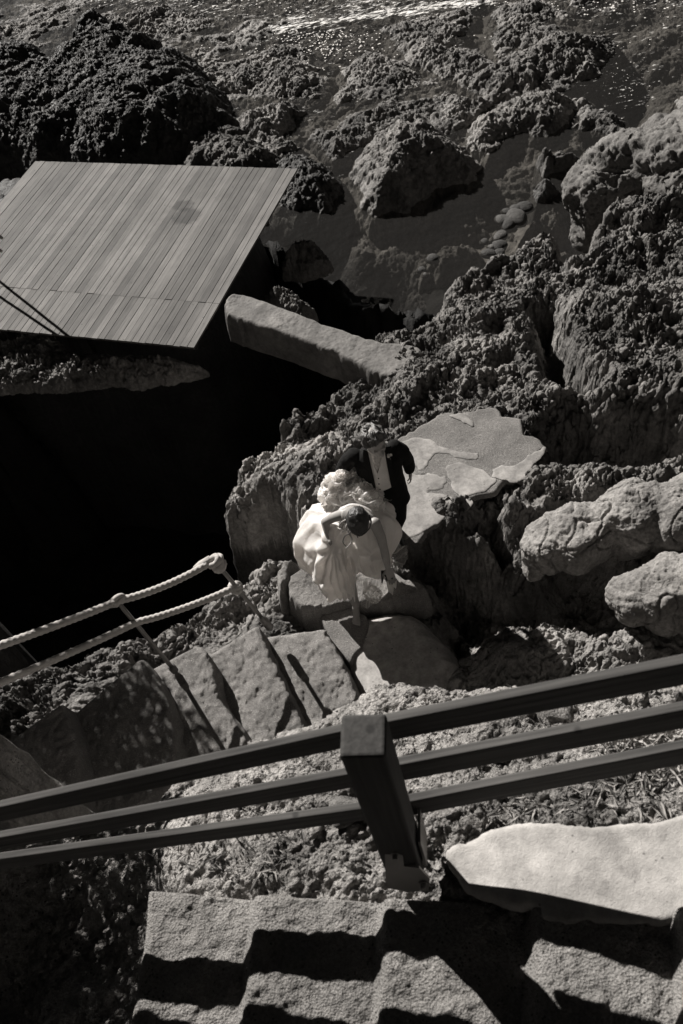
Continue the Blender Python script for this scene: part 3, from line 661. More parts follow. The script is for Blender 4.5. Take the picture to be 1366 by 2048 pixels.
boulder3d('lower pale cracked boulder at the right edge beneath the big one', [(1268, 1192, .42, .20, .20, .18, .2, 0), (1330, 1180, .45, .28, .26, .22, .5, 0), (1420, 1180, .45, .34, .32, .26, .3, 0)], .011, 13, amp=.018, crack=.035)
boulder3d('tall rounded boulder on the right with a deep shadowed cleft', [(1200, 400, -1.5, .45, .5, .40, .3, 0), (1240, 350, -1.4, .55, .6, .5, .3, 0), (1290, 330, -1.3, .6, .55, .5, 0, 0), (1370, 340, -1.2, .8, .7, .6, 0, 0), (1190, 440, -1.7, .3, .3, .35, 0, 0)], .024, 23, amp=.045, crack=.09, tone=.62)
peb = [(1030, 433, 22, 17), (1048, 412, 16, 13), (1018, 443, 16, 15), (1004, 436, 14, 12), (1035, 415, 15, 9), (998, 486, 14, 10), (985, 490, 9, 9), (1000, 500, 10, 9), (978, 502, 12, 10), (1002, 468, 13, 9), (866, 512, 12, 9), (842, 535, 9, 6), (850, 545, 7, 6), (1012, 418, 9, 7), (968, 478, 8, 7), (992, 470, 7, 6)]
pw = ['largest pale cobble', 'upper round cobble', 'left round cobble', 'leftmost cobble', 'flat cobble', 'pale cobble', 'little cobble', 'low cobble', 'dark cobble', 'oval cobble', 'lone cobble', 'tiny cobble', 'tiniest cobble', 'small cobble', 'drowned cobble', 'wedge cobble']
pl = ['in the cluster below the dark boulders', 'at the top of the cobble cluster', 'in the cluster beside the largest cobble', 'of the upper cobble cluster', 'behind the largest cobble', 'in the lower cobble cluster', 'left in the lower cobble cluster', 'at the bottom of the lower cluster', 'bottom left of the lower cluster', 'between the two cobble clusters', 'left of the mottled drowned boulder', 'at the far left end of the channel', 'lowest at the far left of the channel', 'left of the top of the upper cluster', 'left of the lower cobble cluster', 'above the lower cobble cluster']
for i, (x, y, a, b_) in enumerate(peb):
    c = at(x, y, -1.98); r = a*1.25/150; bm = bmesh.new()
    bmesh.ops.create_icosphere(bm, subdivisions=3, radius=1)
    for v_ in bm.verts:
        k = 1+.12*math.sin(v_.co.x*2+i)+.08*math.sin(v_.co.y*3+i*2)+.10*math.sin(v_.co.z*3+v_.co.x*4+i*3)
        v_.co = Vector((v_.co.x*r*k, v_.co.y*r*1.15*k, v_.co.z*r*.6))
    o = bm_obj('cobble', bm, M_BOULD, smooth=True); o.location = (c[0], c[1], -2.03); o.rotation_euler[2] = i*1.3
    set_tone(o.data, np.full(len(o.data.vertices), .2 if i % 3 else .34))
    tag(o, pw[i]+' '+pl[i], 'cobble', 'cobbles in the dark channel')

# foam
def mat_foam():
    m_, nt, b, P = new_mat('sea_foam')
    b.inputs['Base Color'].default_value = (.8, .78, .75, 1); b.inputs['Roughness'].default_value = .7
    t = nd(nt, 'ShaderNodeBsdfTransparent'); mx = nd(nt, 'ShaderNodeMixShader')
    mp = nd(nt, 'ShaderNodeMapping'); mp.inputs['Scale'].default_value = (1, 2.6, 1); mp.inputs['Rotation'].default_value = (0, 0, .5); nt.links.new(P, mp.inputs['Vector'])
    n1 = noise_n(nt, mp.outputs[0], 5.5, 9, .72)
    n2 = noise_n(nt, mp.outputs[0], 1.6, 3, .5)
    at_ = nd(nt, 'ShaderNodeAttribute', attribute_name='tone')
    ad = nd(nt, 'ShaderNodeMath', operation='ADD'); nt.links.new(n1, ad.inputs[0]); nt.links.new(at_.outputs['Fac'], ad.inputs[1])
    a2 = nd(nt, 'ShaderNodeMath', operation='MULTIPLY_ADD'); nt.links.new(n2, a2.inputs[0]); a2.inputs[1].default_value = .35; nt.links.new(ad.outputs[0], a2.inputs[2])
    r = ramp(nt, a2.outputs[0], .76, .86)
    nt.links.new(r, mx.inputs[0]); nt.links.new(t.outputs[0], mx.inputs[1]); nt.links.new(b.outputs[0], mx.inputs[2])
    nt.links.new(mx.outputs[0], nt.nodes['Material Output'].inputs['Surface'])
    nt.links.new(bump(nt, n1, 1, .03), b.inputs['Normal'])
    return m_
def foam():
    x0, y0 = at(300, 60, SEA)[:2]; 
    X, Y = np.meshgrid(np.linspace(-3, 9.5, 250), np.linspace(14, 27, 260), indexing='ij')
    d1 = dpath(PX([(530, 62), (600, 46), (700, 36), (800, 22), (960, 0), (1100, -30)], SEA), X, Y)
    d2 = dpath(PX([(560, 40), (700, 8), (850, -10)], SEA), X, Y)
    d3 = dpath(PX([(620, 70), (690, 100)], SEA), X, Y)
    d4 = dpath(PX([(1240, 110), (1275, 190)], SEA), X, Y)
    d5 = dpath(PX([(150, -20), (330, 5), (480, 10)], SEA), X, Y)
    d6 = dpath(PX([(1180, 20), (1366, 0)], SEA), X, Y)
    tn = np.maximum.reduce([.17*np.exp(-(d1/.32)**2), .10*np.exp(-(d2/.5)**2), .05*np.exp(-(d3/.5)**2), .03*np.exp(-(d4/.4)**2), .06*np.exp(-(d5/.5)**2), .04*np.exp(-(d6/.6)**2)])
    tn = tn-.045
    Z = SEA+.012+.03*np.abs(tn)*np.abs(fbm2(X*4, Y*8, 3, 5))
    me = np_mesh('sea_foam', np.stack([X, Y, Z], -1).reshape(-1, 3), grid_faces(250, 260)); set_tone(me, tn.ravel())
    tag(link_mesh('sea_foam', me, mat_foam()), 'white wave foam and bubbles on the dark sea along the top of the picture', 'foam', kind='stuff')
    bm = bmesh.new(); r = random.Random(3)
    def disc(x, y, s_):
        c = at(x, y, SEA+.02); n = 6; a0 = r.random()*6
        bm.faces.new([bm.verts.new((c[0]+math.cos(a0+k*1.047)*s_, c[1]+math.sin(a0+k*1.047)*s_, c[2])) for k in range(n)])
    for i in range(380): disc(650+r.gauss(0, 1)*75, 60+abs(r.gauss(0, 1))*40, .006+.014*r.random())
    for i in range(70): disc(1262+r.gauss(0, 1)*32, 160+r.gauss(0, 1)*42, .003+.008*r.random()**2)
    for i in range(420): disc(150+r.random()*1200, abs(r.gauss(0, 1))*22-5, .006+.016*r.random()**2)
    for i in range(90): disc(100+r.random()*1250, r.random()*140, .005+.01*r.random())
    tag(bm_obj('bubbles', bm, M_FOAM), 'scattered bright bubbles and glints floating on the dark water', 'bubbles', kind='stuff')
foam()

# ------------------------------------------------------------ wooden deck
DZ = -.70
P1 = at(595, 337, DZ); P2 = at(388, 695, DZ); P0 = at(70, 322, DZ)
ex = (P0-P1); W = float(np.linalg.norm(ex)); ex /= W
ey = (P2-P1); Ld = float(np.linalg.norm(ey)); ey /= Ld
J = float(np.linalg.norm(at(437, 607, DZ)-P1))
deck = empty('wooden_deck', (float(P1[0]), float(P1[1]), DZ), 'grey slatted timber deck built over the rocks on the left', 'deck')
NB = 46; pitch = W/NB; th = .032
def plank_mesh(L):
    bm = bmesh.new(); bmesh.ops.create_cube(bm, size=1)
    for v_ in bm.verts: v_.co = Vector((v_.co.x*L, v_.co.y*(pitch-.007), v_.co.z*th))
    bmesh.ops.bevel(bm, geom=bm.edges[:], offset=.003, segments=1)
    me = bpy.data.meshes.new('plank'); bm.to_mesh(me); bm.free(); me.materials.append(M_DECK); return me
mA = plank_mesh(J-.008); mB = plank_mesh(Ld-J-.004)
angY = math.atan2(ey[1], ey[0])
for i in range(NB):
    for me, s0, s1 in ((mA, 0, J), (mB, J, Ld)):
        o = bpy.data.objects.new('plank', me); COL.objects.link(o); o.parent = deck
        off = ex*(i+.5)*pitch+ey*(s0+s1)/2+ey*random.uniform(-.004, .004)
        o.location = (off[0], off[1], -th/2+random.uniform(-.003, .003)); o.rotation_euler = (random.uniform(-.008, .008), 0, angY+random.uniform(-.0008, .0008))
def box_between(name, a, b, wd, ht, mat, parent=None, up=(0, 0, 1), bev=.004, local=None, twist=0, cuts=0):
    """box from a to b (centre line); local X runs along it"""
    a = Vector(a); b = Vector(b); d = b-a; L = d.length; d.normalize()
    y = Vector(up).cross(d).normalized(); z = d.cross(y)
    bm = bmesh.new(); bmesh.ops.create_cube(bm, size=1)
    for v_ in bm.verts: v_.co = Vector((v_.co.x*L, v_.co.y*wd, v_.co.z*ht))
    if bev: bmesh.ops.bevel(bm, geom=bm.edges[:], offset=bev, segments=3, profile=.5, affect='EDGES')
    me = bpy.data.meshes.new(name); bm.to_mesh(me); bm.free(); me.materials.append(mat)
    o = bpy.data.objects.new(name, me); COL.objects.link(o)
    M = Matrix((( d.x, y.x, z.x, 0), (d.y, y.y, z.y, 0), (d.z, y.z, z.z, 0), (0, 0, 0, 1)))
    M.translation = (a+b)/2
    if parent: o.parent = parent; M = Matrix.Translation(-Vector(parent.location)) @ M
    o.matrix_basis = M
    return o
for s_ in (.12, 1.2, 2.3, Ld-.12):
    a = P1+ey*s_+ex*.03; b = P1+ey*s_+ex*(W-.03); z = DZ-th-.052
    box_between('joist', (a[0], a[1], z), (b[0], b[1], z), .05, .10, M_POST, deck)
for s_ in (.3, 2.0, 3.3):
    for q in (2.2, 4.1):
        a = P1+ey*s_+ex*q
        box_between('support_post', (a[0], a[1], -5.6), (a[0], a[1], DZ-.14), .12, .12, M_POST, deck, up=(0, 1, 0))

_q = [P1+ex*.5+ey*.2, P1+ex*.35+ey*2.2, P1+ex*.9+ey*(Ld-.5), P1+ex*2.5+ey*(Ld-.35), P1+ex*(W+1.2)+ey*(Ld-.2), P1+ex*(W+1.2)-ey*.1, P1+ex*2.5+ey*.1]
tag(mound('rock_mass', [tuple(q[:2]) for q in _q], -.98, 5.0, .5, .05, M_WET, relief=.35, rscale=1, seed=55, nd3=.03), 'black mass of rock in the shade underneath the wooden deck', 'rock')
# ------------------------------------------------------------ concrete pier
pier = mound('concrete_pier', PX([(444, 612), (450, 598), (468, 588), (500, 590), (560, 610), (620, 634), (700, 662), (760, 682), (835, 690), (850, 720), (800, 770), (770, 765), (735, 752), (680, 722), (640, 706), (560, 676), (490, 654), (455, 642), (443, 628)], -.55),
             -.50, .42, .13, .010, M_PIER, wob=.012, wobf=9, tvar=.1, power=5, relief=.10, rscale=.35, seed=4, nd3=.004, pits=.4, edge_keep=.5)
tag(pier, 'smooth round ended concrete walkway running from the rocks to the deck', 'walkway')

# ------------------------------------------------------------ mortar patches beside the groom
slab = empty('mortar_paving', tuple(V(960, 900, 0)), 'irregular patched cement paving behind and right of the groom', 'paving')
mound('rough_slab', PX([(800, 885), (830, 862), (870, 835), (905, 826), (940, 822), (965, 815), (990, 818), (1050, 850), (1096, 893), (1085, 910), (1062, 962), (1025, 968), (985, 985), (930, 1010), (900, 1015), (868, 1060), (850, 1075), (800, 1090), (760, 1085), (740, 1000), (760, 900)], .02), .035, .05, .03, .012, M_AGG, seed=3, wob=.05, wobf=3, parent=slab)
for k, pts in enumerate(([(780, 930), (800, 915), (815, 940), (848, 950), (880, 950), (900, 950), (885, 975), (850, 982), (900, 990), (938, 1000), (935, 1022), (885, 1040), (850, 1058), (830, 1072), (780, 1072), (760, 1000)],
                         [(800, 880), (850, 878), (890, 895), (952, 908), (935, 920), (875, 905), (860, 920), (850, 940), (830, 930), (815, 900)],
                         [(896, 940), (928, 928), (985, 955), (990, 970), (925, 995), (905, 975)],
                         [(988, 932), (1030, 932), (1052, 912), (1090, 894), (1075, 918), (1060, 950), (1028, 965), (990, 955)],
                         [(900, 830), (935, 828), (945, 850), (925, 845)])):
    mound('render_patch', PX(pts, .04), .041+.001*k, .004, .02, .010, M_PLAST, seed=30+k, wob=.02, parent=slab)

# ------------------------------------------------------------ rope stairs
def step_patch(name, nose, base, nxt, z, z0, mat, parent, seed, amp=.008, r_=.035, nv_=70, nu_=60, below=.25):
    """one worn step: riser from the foot line to the rounded nose, then the tread back to the next step's line"""
    nose = catmull([np.array(at(*p, z)) for p in nose], 5, False); base = catmull([np.array(at(*p, z0)) for p in base], 5, False) if base is not None else None
    nxt = catmull([np.array(at(*p[:2], p[2])) for p in nxt], 5, False)
    def rs(P):
        t = np.linspace(0, len(P)-1, nv_); i = np.clip(t.astype(int), 0, len(P)-2); f = (t-i)[:, None]; return P[i]*(1-f)+P[i+1]*f
    N = rs(nose); X_ = rs(nxt)
    d = X_-N; d[:, 2] = 0; d /= np.linalg.norm(d, axis=1)[:, None]
    B = rs(base) if base is not None else N-d*.04
    rows = []; zs = []
    for k in range(14):
        t = k/13; p = B*(1-t)+N*t; bul = math.sin(t*math.pi)*.01
        q = p.copy()-d*bul; q[:, 2] = (z0-below)*(1-t)+(z-r_)*t if k else z0-below
        q[:, :2] = q[:, :2] + (0 if k else 0)
        rows.append(q)
    for k in range(1, 7):
        a = k/6*math.pi/2; q = N+d*(r_*(1-math.cos(a))); q[:, 2] = z-r_+r_*math.sin(a); rows.append(q)
    for k in range(1, nu_):
        t = k/(nu_-1); q = (N+d*r_)*(1-t)+(X_+d*.12)*t; q[:, 2] = z; rows.append(q)
    A = np.array(rows); X, Y, Z = A[..., 0].copy(), A[..., 1].copy(), A[..., 2].copy()
    n = amp*(fbm2(X*9+seed, Y*9+Z*9, 4, seed)*1.3+fbm2(X*28, Y*28+Z*20, 3, seed+4)*.5)
    X += n*.6; Z += n; Y -= .3*n
    e = np.minimum(np.arange(nv_), np.arange(nv_)[::-1])/(nv_*.07); e = np.clip(e, 0, 1)
    Z -= ((1-np.sqrt(1-(1-e)**2))*.20)[None, :]
    me = np_mesh(name, np.stack([X, Y, Z], -1).reshape(-1, 3), grid_faces(len(rows), nv_))
    return link_mesh(name, me, mat, parent)
st = empty('stone_stairs', tuple(V(560, 1340, 0)), 'worn cement steps climbing left beside the rope handrail', 'stairs')
NL = [[(646, 1250), (679, 1308), (703, 1359), (716, 1400), (735, 1450)], [(512, 1240), (541, 1310), (568, 1365), (600, 1432), (620, 1475)], [(395, 1283), (424, 1326), (438, 1392), (478, 1452), (500, 1500)],
      [(278, 1308), (316, 1359), (342, 1428), (352, 1515), (360, 1560)], [(120, 1400), (142, 1445), (155, 1500), (165, 1590), (170, 1650)], [(-40, 1470), (-20, 1540), (-10, 1600), (0, 1680), (5, 1750)]]
ZL = [.21, .42, .63, .84, 1.05, 1.26]
for i in range(5):
    nx_ = [(p[0], p[1], ZL[i+1]) for p in NL[i+1]]
    step_patch('step', NL[i], None, nx_, ZL[i], ([-.02]+ZL)[i], M_AGG, st, 40+i*7, amp=.014, r_=.04)
# landing and the slab the bride stands on
mound('landing', PX([(700, 1222), (745, 1207), (800, 1203), (852, 1218), (900, 1268), (932, 1312), (925, 1350), (900, 1385), (860, 1425), (800, 1450), (730, 1450), (690, 1380), (660, 1310), (655, 1260)], 0), .02, .55, .22, .011, M_LAND, seed=71, wob=.01, parent=st, tvar=.2)
mound('lower_slab', PX([(640, 1226), (700, 1214), (716, 1214), (738, 1240), (735, 1280), (715, 1310), (700, 1330), (670, 1300)], .03), .045, .12, .03, .009, M_AGG, seed=72, wob=.015, parent=st)
mound('upper_slab', PX([(570, 1180), (578, 1150), (620, 1130), (700, 1125), (800, 1140), (850, 1165), (845, 1195), (790, 1206), (745, 1212), (700, 1214), (640, 1226), (600, 1222), (578, 1210)], .1), .12, .4, .06, .009, M_AGG, seed=73, wob=.02, parent=st, relief=.12, rscale=.6)
mound('end_stone', PX([(556, 1130), (572, 1115), (596, 1116), (592, 1150), (575, 1180), (560, 1200), (548, 1180)], .1), .16, .5, .08, .009, M_AGG, seed=74, wob=.02, parent=st, relief=.2, rscale=.4)

# ------------------------------------------------------------ near bank
BH = CTR([(300, 1590, 3.100), (120, 1640, 2.900), (450, 1500, 3.200), (620, 1440, 3.300), (700, 1395, 3.470), (800, 1400, 3.933), (900, 1446, 3.976), (1105, 1422, 4.035), (1366, 1400, 4.093), (1500, 1380, 4.115),
          (400, 1650, 3.940), (600, 1620, 4.020), (800, 1550, 4.078), (1000, 1500, 4.093), (1366, 1480, 4.180), (1250, 1560, 4.202), (1000, 1590, 4.158), (420, 1720, 4.005), (330, 1745, 3.976), (470, 1742, 4.020), (560, 1700, 4.085), (700, 1690, 4.136), (650, 1755, 4.100), (760, 1700, 4.158), (860, 1720, 4.180),
          (900, 1690, 4.202), (1000, 1640, 4.224), (1200, 1620, 4.260), (1366, 1590, 4.289), (1450, 1620, 4.318), (1050, 1750, 4.238), (1200, 1750, 4.260), (1320, 1750, 4.282),
          (200, 1700, 3.200), (150, 1720, 3.100), (240, 1780, 3.250), (0, 1650, 2.800), (100, 1850, 3.000), (200, 1900, 3.100), (0, 2048, 2.900), (300, 1900, 3.250), (380, 1900, 3.300), (560, 1930, 3.955), (760, 1950, 4.020), (900, 1950, 4.020), (1200, 1950, 4.093), (1366, 1950, 4.136), (400, 2300, 3.200), (1000, 2300, 3.976), (1500, 2000, 4.158)])
BH += CTR([(900, 1700, 4.221), (1050, 1655, 4.253), (1250, 1660, 4.28), (1330, 1690, 4.288), (1440, 1650, 4.311), (1100, 1730, 4.272), (1280, 1790, 4.277), (1060, 1820, 4.268), (950, 1760, 4.225), (1180, 1840, 4.275), (1300, 1850, 4.276), (1420, 1790, 4.36)])
BH += [(-1.9, 2.05, 4.55), (-2.2, 2.3, 4.8), (-2.1, 1.8, 4.4), (-2.3, 2.0, 4.7), (-1.75, 2.15, 4.3)]
lip = [at(*p)[:2] for p in [(-60, 1640, 2.9), (60, 1640, 3.0), (220, 1605, 3.05), (300, 1585, 3.1), (360, 1555, 3.15), (425, 1520, 3.15), (500, 1478, 3.2), (560, 1462, 3.25), (625, 1436, 3.3), (700, 1394, 3.35), (760, 1398, 3.4), (830, 1400, 3.4), (880, 1425, 3.45), (960, 1440, 3.5), (1040, 1432, 3.6), (1105, 1420, 3.62), (1180, 1432, 3.65), (1275, 1410, 3.7), (1366, 1398, 3.75), (1520, 1370, 3.8)]]
bank_poly = [(-2.7, .3), (-2.8, 1.7), (-2.6, 2.5), (-1.95, 2.5)]+[tuple(p) for p in lip]+[(1.9, 1.0), (1.9, .0), (0, -.35), (-1.6, -.2)]
bank = mound('sandy_bank', bank_poly, 0, 3.4, .16, .0066, M_SAND, relief=.5, rscale=.40, seed=81, nd3=.020, pits=.25, wob=.02, wobf=5, ctrl=BH, ang=.2, stretch=1.3, pk=3, tvar=.3, edge_keep=.6)
tag(bank, kind='structure')

# upper stairs
us = empty('concrete_stairs', tuple(V(800, 1900, 3.9)), 'coarse pale concrete steps rising to the right along the bottom of the picture', 'stairs')
UN = [([(293, 1768), (288, 1850), (275, 1930), (258, 2048), (240, 2200)], 4.085, [(305, 1800), (299, 1870), (287, 1950), (270, 2060), (250, 2200)], 3.650),
      ([(507, 1778), (500, 1850), (492, 1930), (480, 2048), (470, 2200)], 4.150, [(474, 1825), (468, 1880), (458, 1950), (446, 2060), (430, 2200)], 4.085),
      ([(763, 1785), (760, 1860), (757, 1940), (755, 2048), (750, 2200)], 4.200, [(718, 1820), (714, 1880), (708, 1950), (700, 2060), (690, 2200)], 4.150),
      ([(1062, 1778), (1066, 1860), (1070, 1940), (1066, 2048), (1060, 2200)], 4.280, [(1034, 1806), (1034, 1880), (1030, 1950), (1018, 2060), (1010, 2200)], 4.200),
      ([(1356, 1800), (1366, 1870), (1372, 1950), (1375, 2048), (1375, 2200)], 4.360, [(1332, 1835), (1338, 1890), (1340, 1960), (1340, 2060), (1338, 2200)], 4.280)]
UN.append(([(1620, 1790), (1630, 1870), (1640, 1950), (1640, 2048), (1640, 2200)], 4.433, None, 4.39))
for i in range(5):
    nose, z, base, z0 = UN[i]
    nx_ = [(p[0], p[1], UN[i+1][1]) for p in UN[i+1][0]]
    step_patch('step', nose, base, nx_, z, z0, M_AGG2, us, 140+i*9, amp=.010, r_=.03, nv_=110, nu_=90, below=.08)
pl_ = empty('render_kerb', tuple(V(1100, 1700, 4.1)), 'bright smooth cement render swept up beside the top steps', 'render')
RS = [(885, 1695), (930, 1672), (980, 1652), (1040, 1643), (1100, 1646), (1180, 1655), (1250, 1650), (1310, 1642), (1380, 1628), (1480, 1615), (1480, 1800), (1400, 1822), (1335, 1850), (1250, 1862), (1160, 1850), (1085, 1848), (1062, 1812), (1030, 1812), (960, 1795), (905, 1750)]
mound('render_sheet', PX(RS, 4.27), 0, .03, .02, .008, M_PLASTL, seed=91, wob=.010, wobf=4, parent=pl_,
      ctrl=CTR([(900, 1700, 4.236), (1050, 1655, 4.268), (1250, 1660, 4.295), (1330, 1690, 4.303), (1440, 1650, 4.326), (1100, 1730, 4.287), (1280, 1790, 4.292), (1060, 1820, 4.283), (950, 1760, 4.24), (1180, 1840, 4.29), (1300, 1850, 4.291), (1420, 1790, 4.375)]))

# ------------------------------------------------------------ timber railing
rail = empty('timber_railing', (-.075, .872, 4.02), 'dark three bar timber railing crossing the picture on a bolted square post', 'railing')
Lp = np.array([float(q) for q in at(0, 1607, 4.68)]); Pp = np.array([-.053, .955, 4.96]); Rp = np.array([.612, .852, 5.08])
dl = (Lp-Pp); dr = (Rp-Pp)
for k, h in enumerate((0, .245, .49)):
    pk_ = Pp+np.array([0, 0, -h]); lk = at(0, (1607, 1668, 1711)[k], (4.66, 4.47, 4.34)[k]); dk = lk-pk_; off = np.array([0, 0, -.045])
    box_between('rail', tuple(pk_+off+dk*2.0), tuple(pk_+off), .022, .084, M_RAIL, rail)
    rk = at(*((1366, 1318), (1343, 1416), (1322, 1497))[k], (5.15, 4.92, 4.71)[k]); a = pk_+off+np.array([.012, -.003, 0]); b = pk_+off+(rk-pk_)*2.2
    box_between('rail', tuple(a), tuple(b), .024, .094, M_RAIL, rail)
ang = math.atan2(-.25, 1)
box_between('post', (-.075, .872, 4.24), (-.075, .872, 5.075), .098, .098, M_POST, rail, up=(math.cos(ang), math.sin(ang), 0), bev=.009)
BR = [(768, 1664, 4.53), (800, 1662, 4.53), (808, 1728, 4.39), (838, 1732, 4.38), (860, 1756, 4.33), (856, 1784, 4.28), (820, 1780, 4.28), (772, 1770, 4.30)]
bp = [V(*p) for p in BR]; bn_ = (bp[1]-bp[0]).cross(bp[4]-bp[0]).normalized(); bn_ = bn_ if bn_.z > 0 else -bn_
bc = bp[0]; bp = [p-bn_*((p-bc).dot(bn_)) for p in bp]
br = bmesh.new(); fr = [br.verts.new(p+bn_*.004) for p in bp]; bk_ = [br.verts.new(p-bn_*.004) for p in bp]
br.faces.new(fr); br.faces.new(bk_[::-1])
for i in range(len(bp)): j = (i+1) % len(bp); br.faces.new((fr[i], bk_[i], bk_[j], fr[j]))
bmesh.ops.recalc_face_normals(br, faces=br.faces[:])
brk = bm_obj('bracket', br, M_STEEL, rail)
for (x, y) in ((790, 1706), (846, 1764)):
    o_ = Vector(_C); d_ = Vector(_F*FPX+_R*(x-683)+_U*(1024-y)); q = o_+d_*((bc-o_).dot(bn_)/d_.dot(bn_))+bn_*.006
    bm = bmesh.new(); bmesh.ops.create_cone(bm, cap_ends=True, segments=20, radius1=.0125, radius2=.0125, depth=.004)
    bmesh.ops.create_cone(bm, cap_ends=True, segments=6, radius1=.0075, radius2=.007, depth=.016, matrix=Matrix.Translation((0, 0, .008)))
    me = bpy.data.meshes.new('bolt'); rotq = bn_.to_track_quat('Z', 'Y').to_matrix().to_4x4(); bm.transform(Matrix.Translation(q-rail.location) @ rotq); bm.to_mesh(me); bm.free()
    me.materials.append(M_STEEL); b2 = bpy.data.objects.new('bolt', me); COL.objects.link(b2); b2.parent = brk; b2.matrix_parent_inverse = Matrix.Translation(rail.location) if False else Matrix.Identity(4)
    b2.location = rail.location
box_between('bracket_plate', (-.012, .885, 4.24), (-.012, .885, 4.44), .09, .008, M_STEEL, rail, up=(math.cos(ang), math.sin(ang), 0), bev=.001)
# thin iron bar behind the railing
a = V(503, 1520, 3.55); b = V(545, 1600, 3.42)
def tube(name, pts, r, mat, parent=None, seg=12, closed=False, rf=None, world=True):
    pts = [Vector(p) for p in pts]; n = len(pts); bm = bmesh.new(); rings = []
    T = [(pts[min(i+1, n-1)]-pts[max(i-1, 0)]).normalized() for i in range(n)]
    up = Vector((0, 0, 1)) if abs(T[0].z) < .9 else Vector((1, 0, 0))
    N = T[0].cross(up).normalized()
    s_ = 0
    for i in range(n):
        if i: s_ += (pts[i]-pts[i-1]).length
        N = (N-T[i]*N.dot(T[i])).normalized(); B = T[i].cross(N)
        ring = []
        for k in range(seg):
            a = 2*math.pi*k/seg; rr = (r if not callable(r) else r(i/(n-1)))*(rf(a, s_) if rf else 1)
            ring.append(bm.verts.new(pts[i]+N*math.cos(a)*rr+B*math.sin(a)*rr))
        rings.append(ring)
    for i in range(n-1):
        for k in range(seg): bm.faces.new((rings[i][k], rings[i][(k+1) % seg], rings[i+1][(k+1) % seg], rings[i+1][k]))
    bm.faces.new(rings[0][::-1]); bm.faces.new(rings[-1])
    bmesh.ops.recalc_face_normals(bm, faces=bm.faces[:])
    o = bm_obj(name, bm, mat, parent, smooth=True)
    return o
tag(box_between('iron_bar', a, b, .022, .008, M_RUST), 'short dark iron bar sticking out of the bank behind the rails', 'bar')

# ------------------------------------------------------------ rope handrail
rh = empty('rope_handrail', tuple(V(535, 1250, .4)), 'thick braided pale rope strung in two lines along the lower stairs', 'handrail')
s2t = V(428, 1120, 1.2); s2b = V(540, 1255, .38); s1t = V(235, 1203, 1.5); s1b = V(350, 1342, .66)
for t_, b_ in ((s2t, s2b), (s1t, s1b)):
    tube('stanchion', [b_, b_.lerp(t_, .5), t_], .017, M_STEEL, rh)
d_ = (s2t-s2b)
tube('stanchion_foot', [s2b, s2b+d_*.18], .034, M_STEEL, rh); tube('stanchion_foot', [s1b, s1b+(s1t-s1b)*.08], .03, M_RUST, rh)
def rope_line(P, k=40):
    Q = catmull([np.array(p) for p in P], k, False); return [Vector(q) for q in Q]
def braid(a, s_): return 1+.16*abs(math.sin(2*a+s_*70))+.12*abs(math.sin(2*a-s_*70))-.12
def sag(a, b, s_, n=6): return [a.lerp(b, t/n)-Vector((0, 0, s_*4*(t/n)*(1-t/n))) for t in range(n+1)]
far1 = V(-160, 1345, 2.3); far2 = V(-160, 1430, 2.05)
top = sag(s2t, s1t+Vector((0, 0, .0)), .05)[:-1]+sag(s1t, far1, .02)
tube('rope', rope_line(top, 36), .026, M_ROPE, rh, seg=16, rf=braid)
m2 = s2b.lerp(s2t, .62); m1 = V(272, 1246, 1.28)
low = sag(m2, m1, .03)[:-1]+sag(m1, far2, .02)
tube('rope', rope_line(low, 36), .025, M_ROPE, rh, seg=16, rf=braid)
def knot(c, r, n, seed, name='knot', rr=.022):
    r_ = random.Random(seed); pts = []
    a1, a2, a3 = [Vector((r_.gauss(0, 1), r_.gauss(0, 1), r_.gauss(0, 1))).normalized() for _ in range(3)]
    for i in range(n*14):
        t = i/(n*14)*2*math.pi
        v_ = a1*math.sin(2*t+.3)+a2*math.cos(3*t)+a3*math.sin(5*t*.6+1)
        pts.append(Vector(c)+v_.normalized()*r*(.8+.3*math.sin(3*t)))
    return tube(name, pts, rr, M_ROPE, rh, seg=12, rf=braid)
knot(s2t+Vector((.0, 0, .0)), .055, 7, 4); knot(s2t+Vector((.02, -.02, -.05)), .045, 6, 14); knot(s1t, .045, 6, 5); knot(m2, .045, 6, 9, rr=.02)
tube('rope_tail', [s2t+Vector((-.02, 0, .02)), s2t+Vector((-.10, -.02, .01)), s2t+Vector((-.15, -.03, -.02))], .03, M_ROPE, rh, seg=14, rf=braid)
# rope rail on the landward side of the deck (only its shadow and end reach the picture)
dr_ = empty('deck_rope_rail', tuple(V(-60, 620, -.7)), 'rope rail beside the left end of the wooden deck', 'handrail')
def toward(p, t): return Vector(p)+Vector((SD.x, SD.y, SD.z))*(t/math.cos(SUN_EL))
for t_, (p, q) in ((1.45, ((-80, 500), (150, 683))), (1.25, ((-80, 540), (128, 680)))):
    a = toward(V(*p, DZ), t_); b = toward(V(*q, DZ), t_); b = a.lerp(b, 1.0)
    tube('rope', [a, (a+b)/2, b], .021, M_ROPE, dr_)

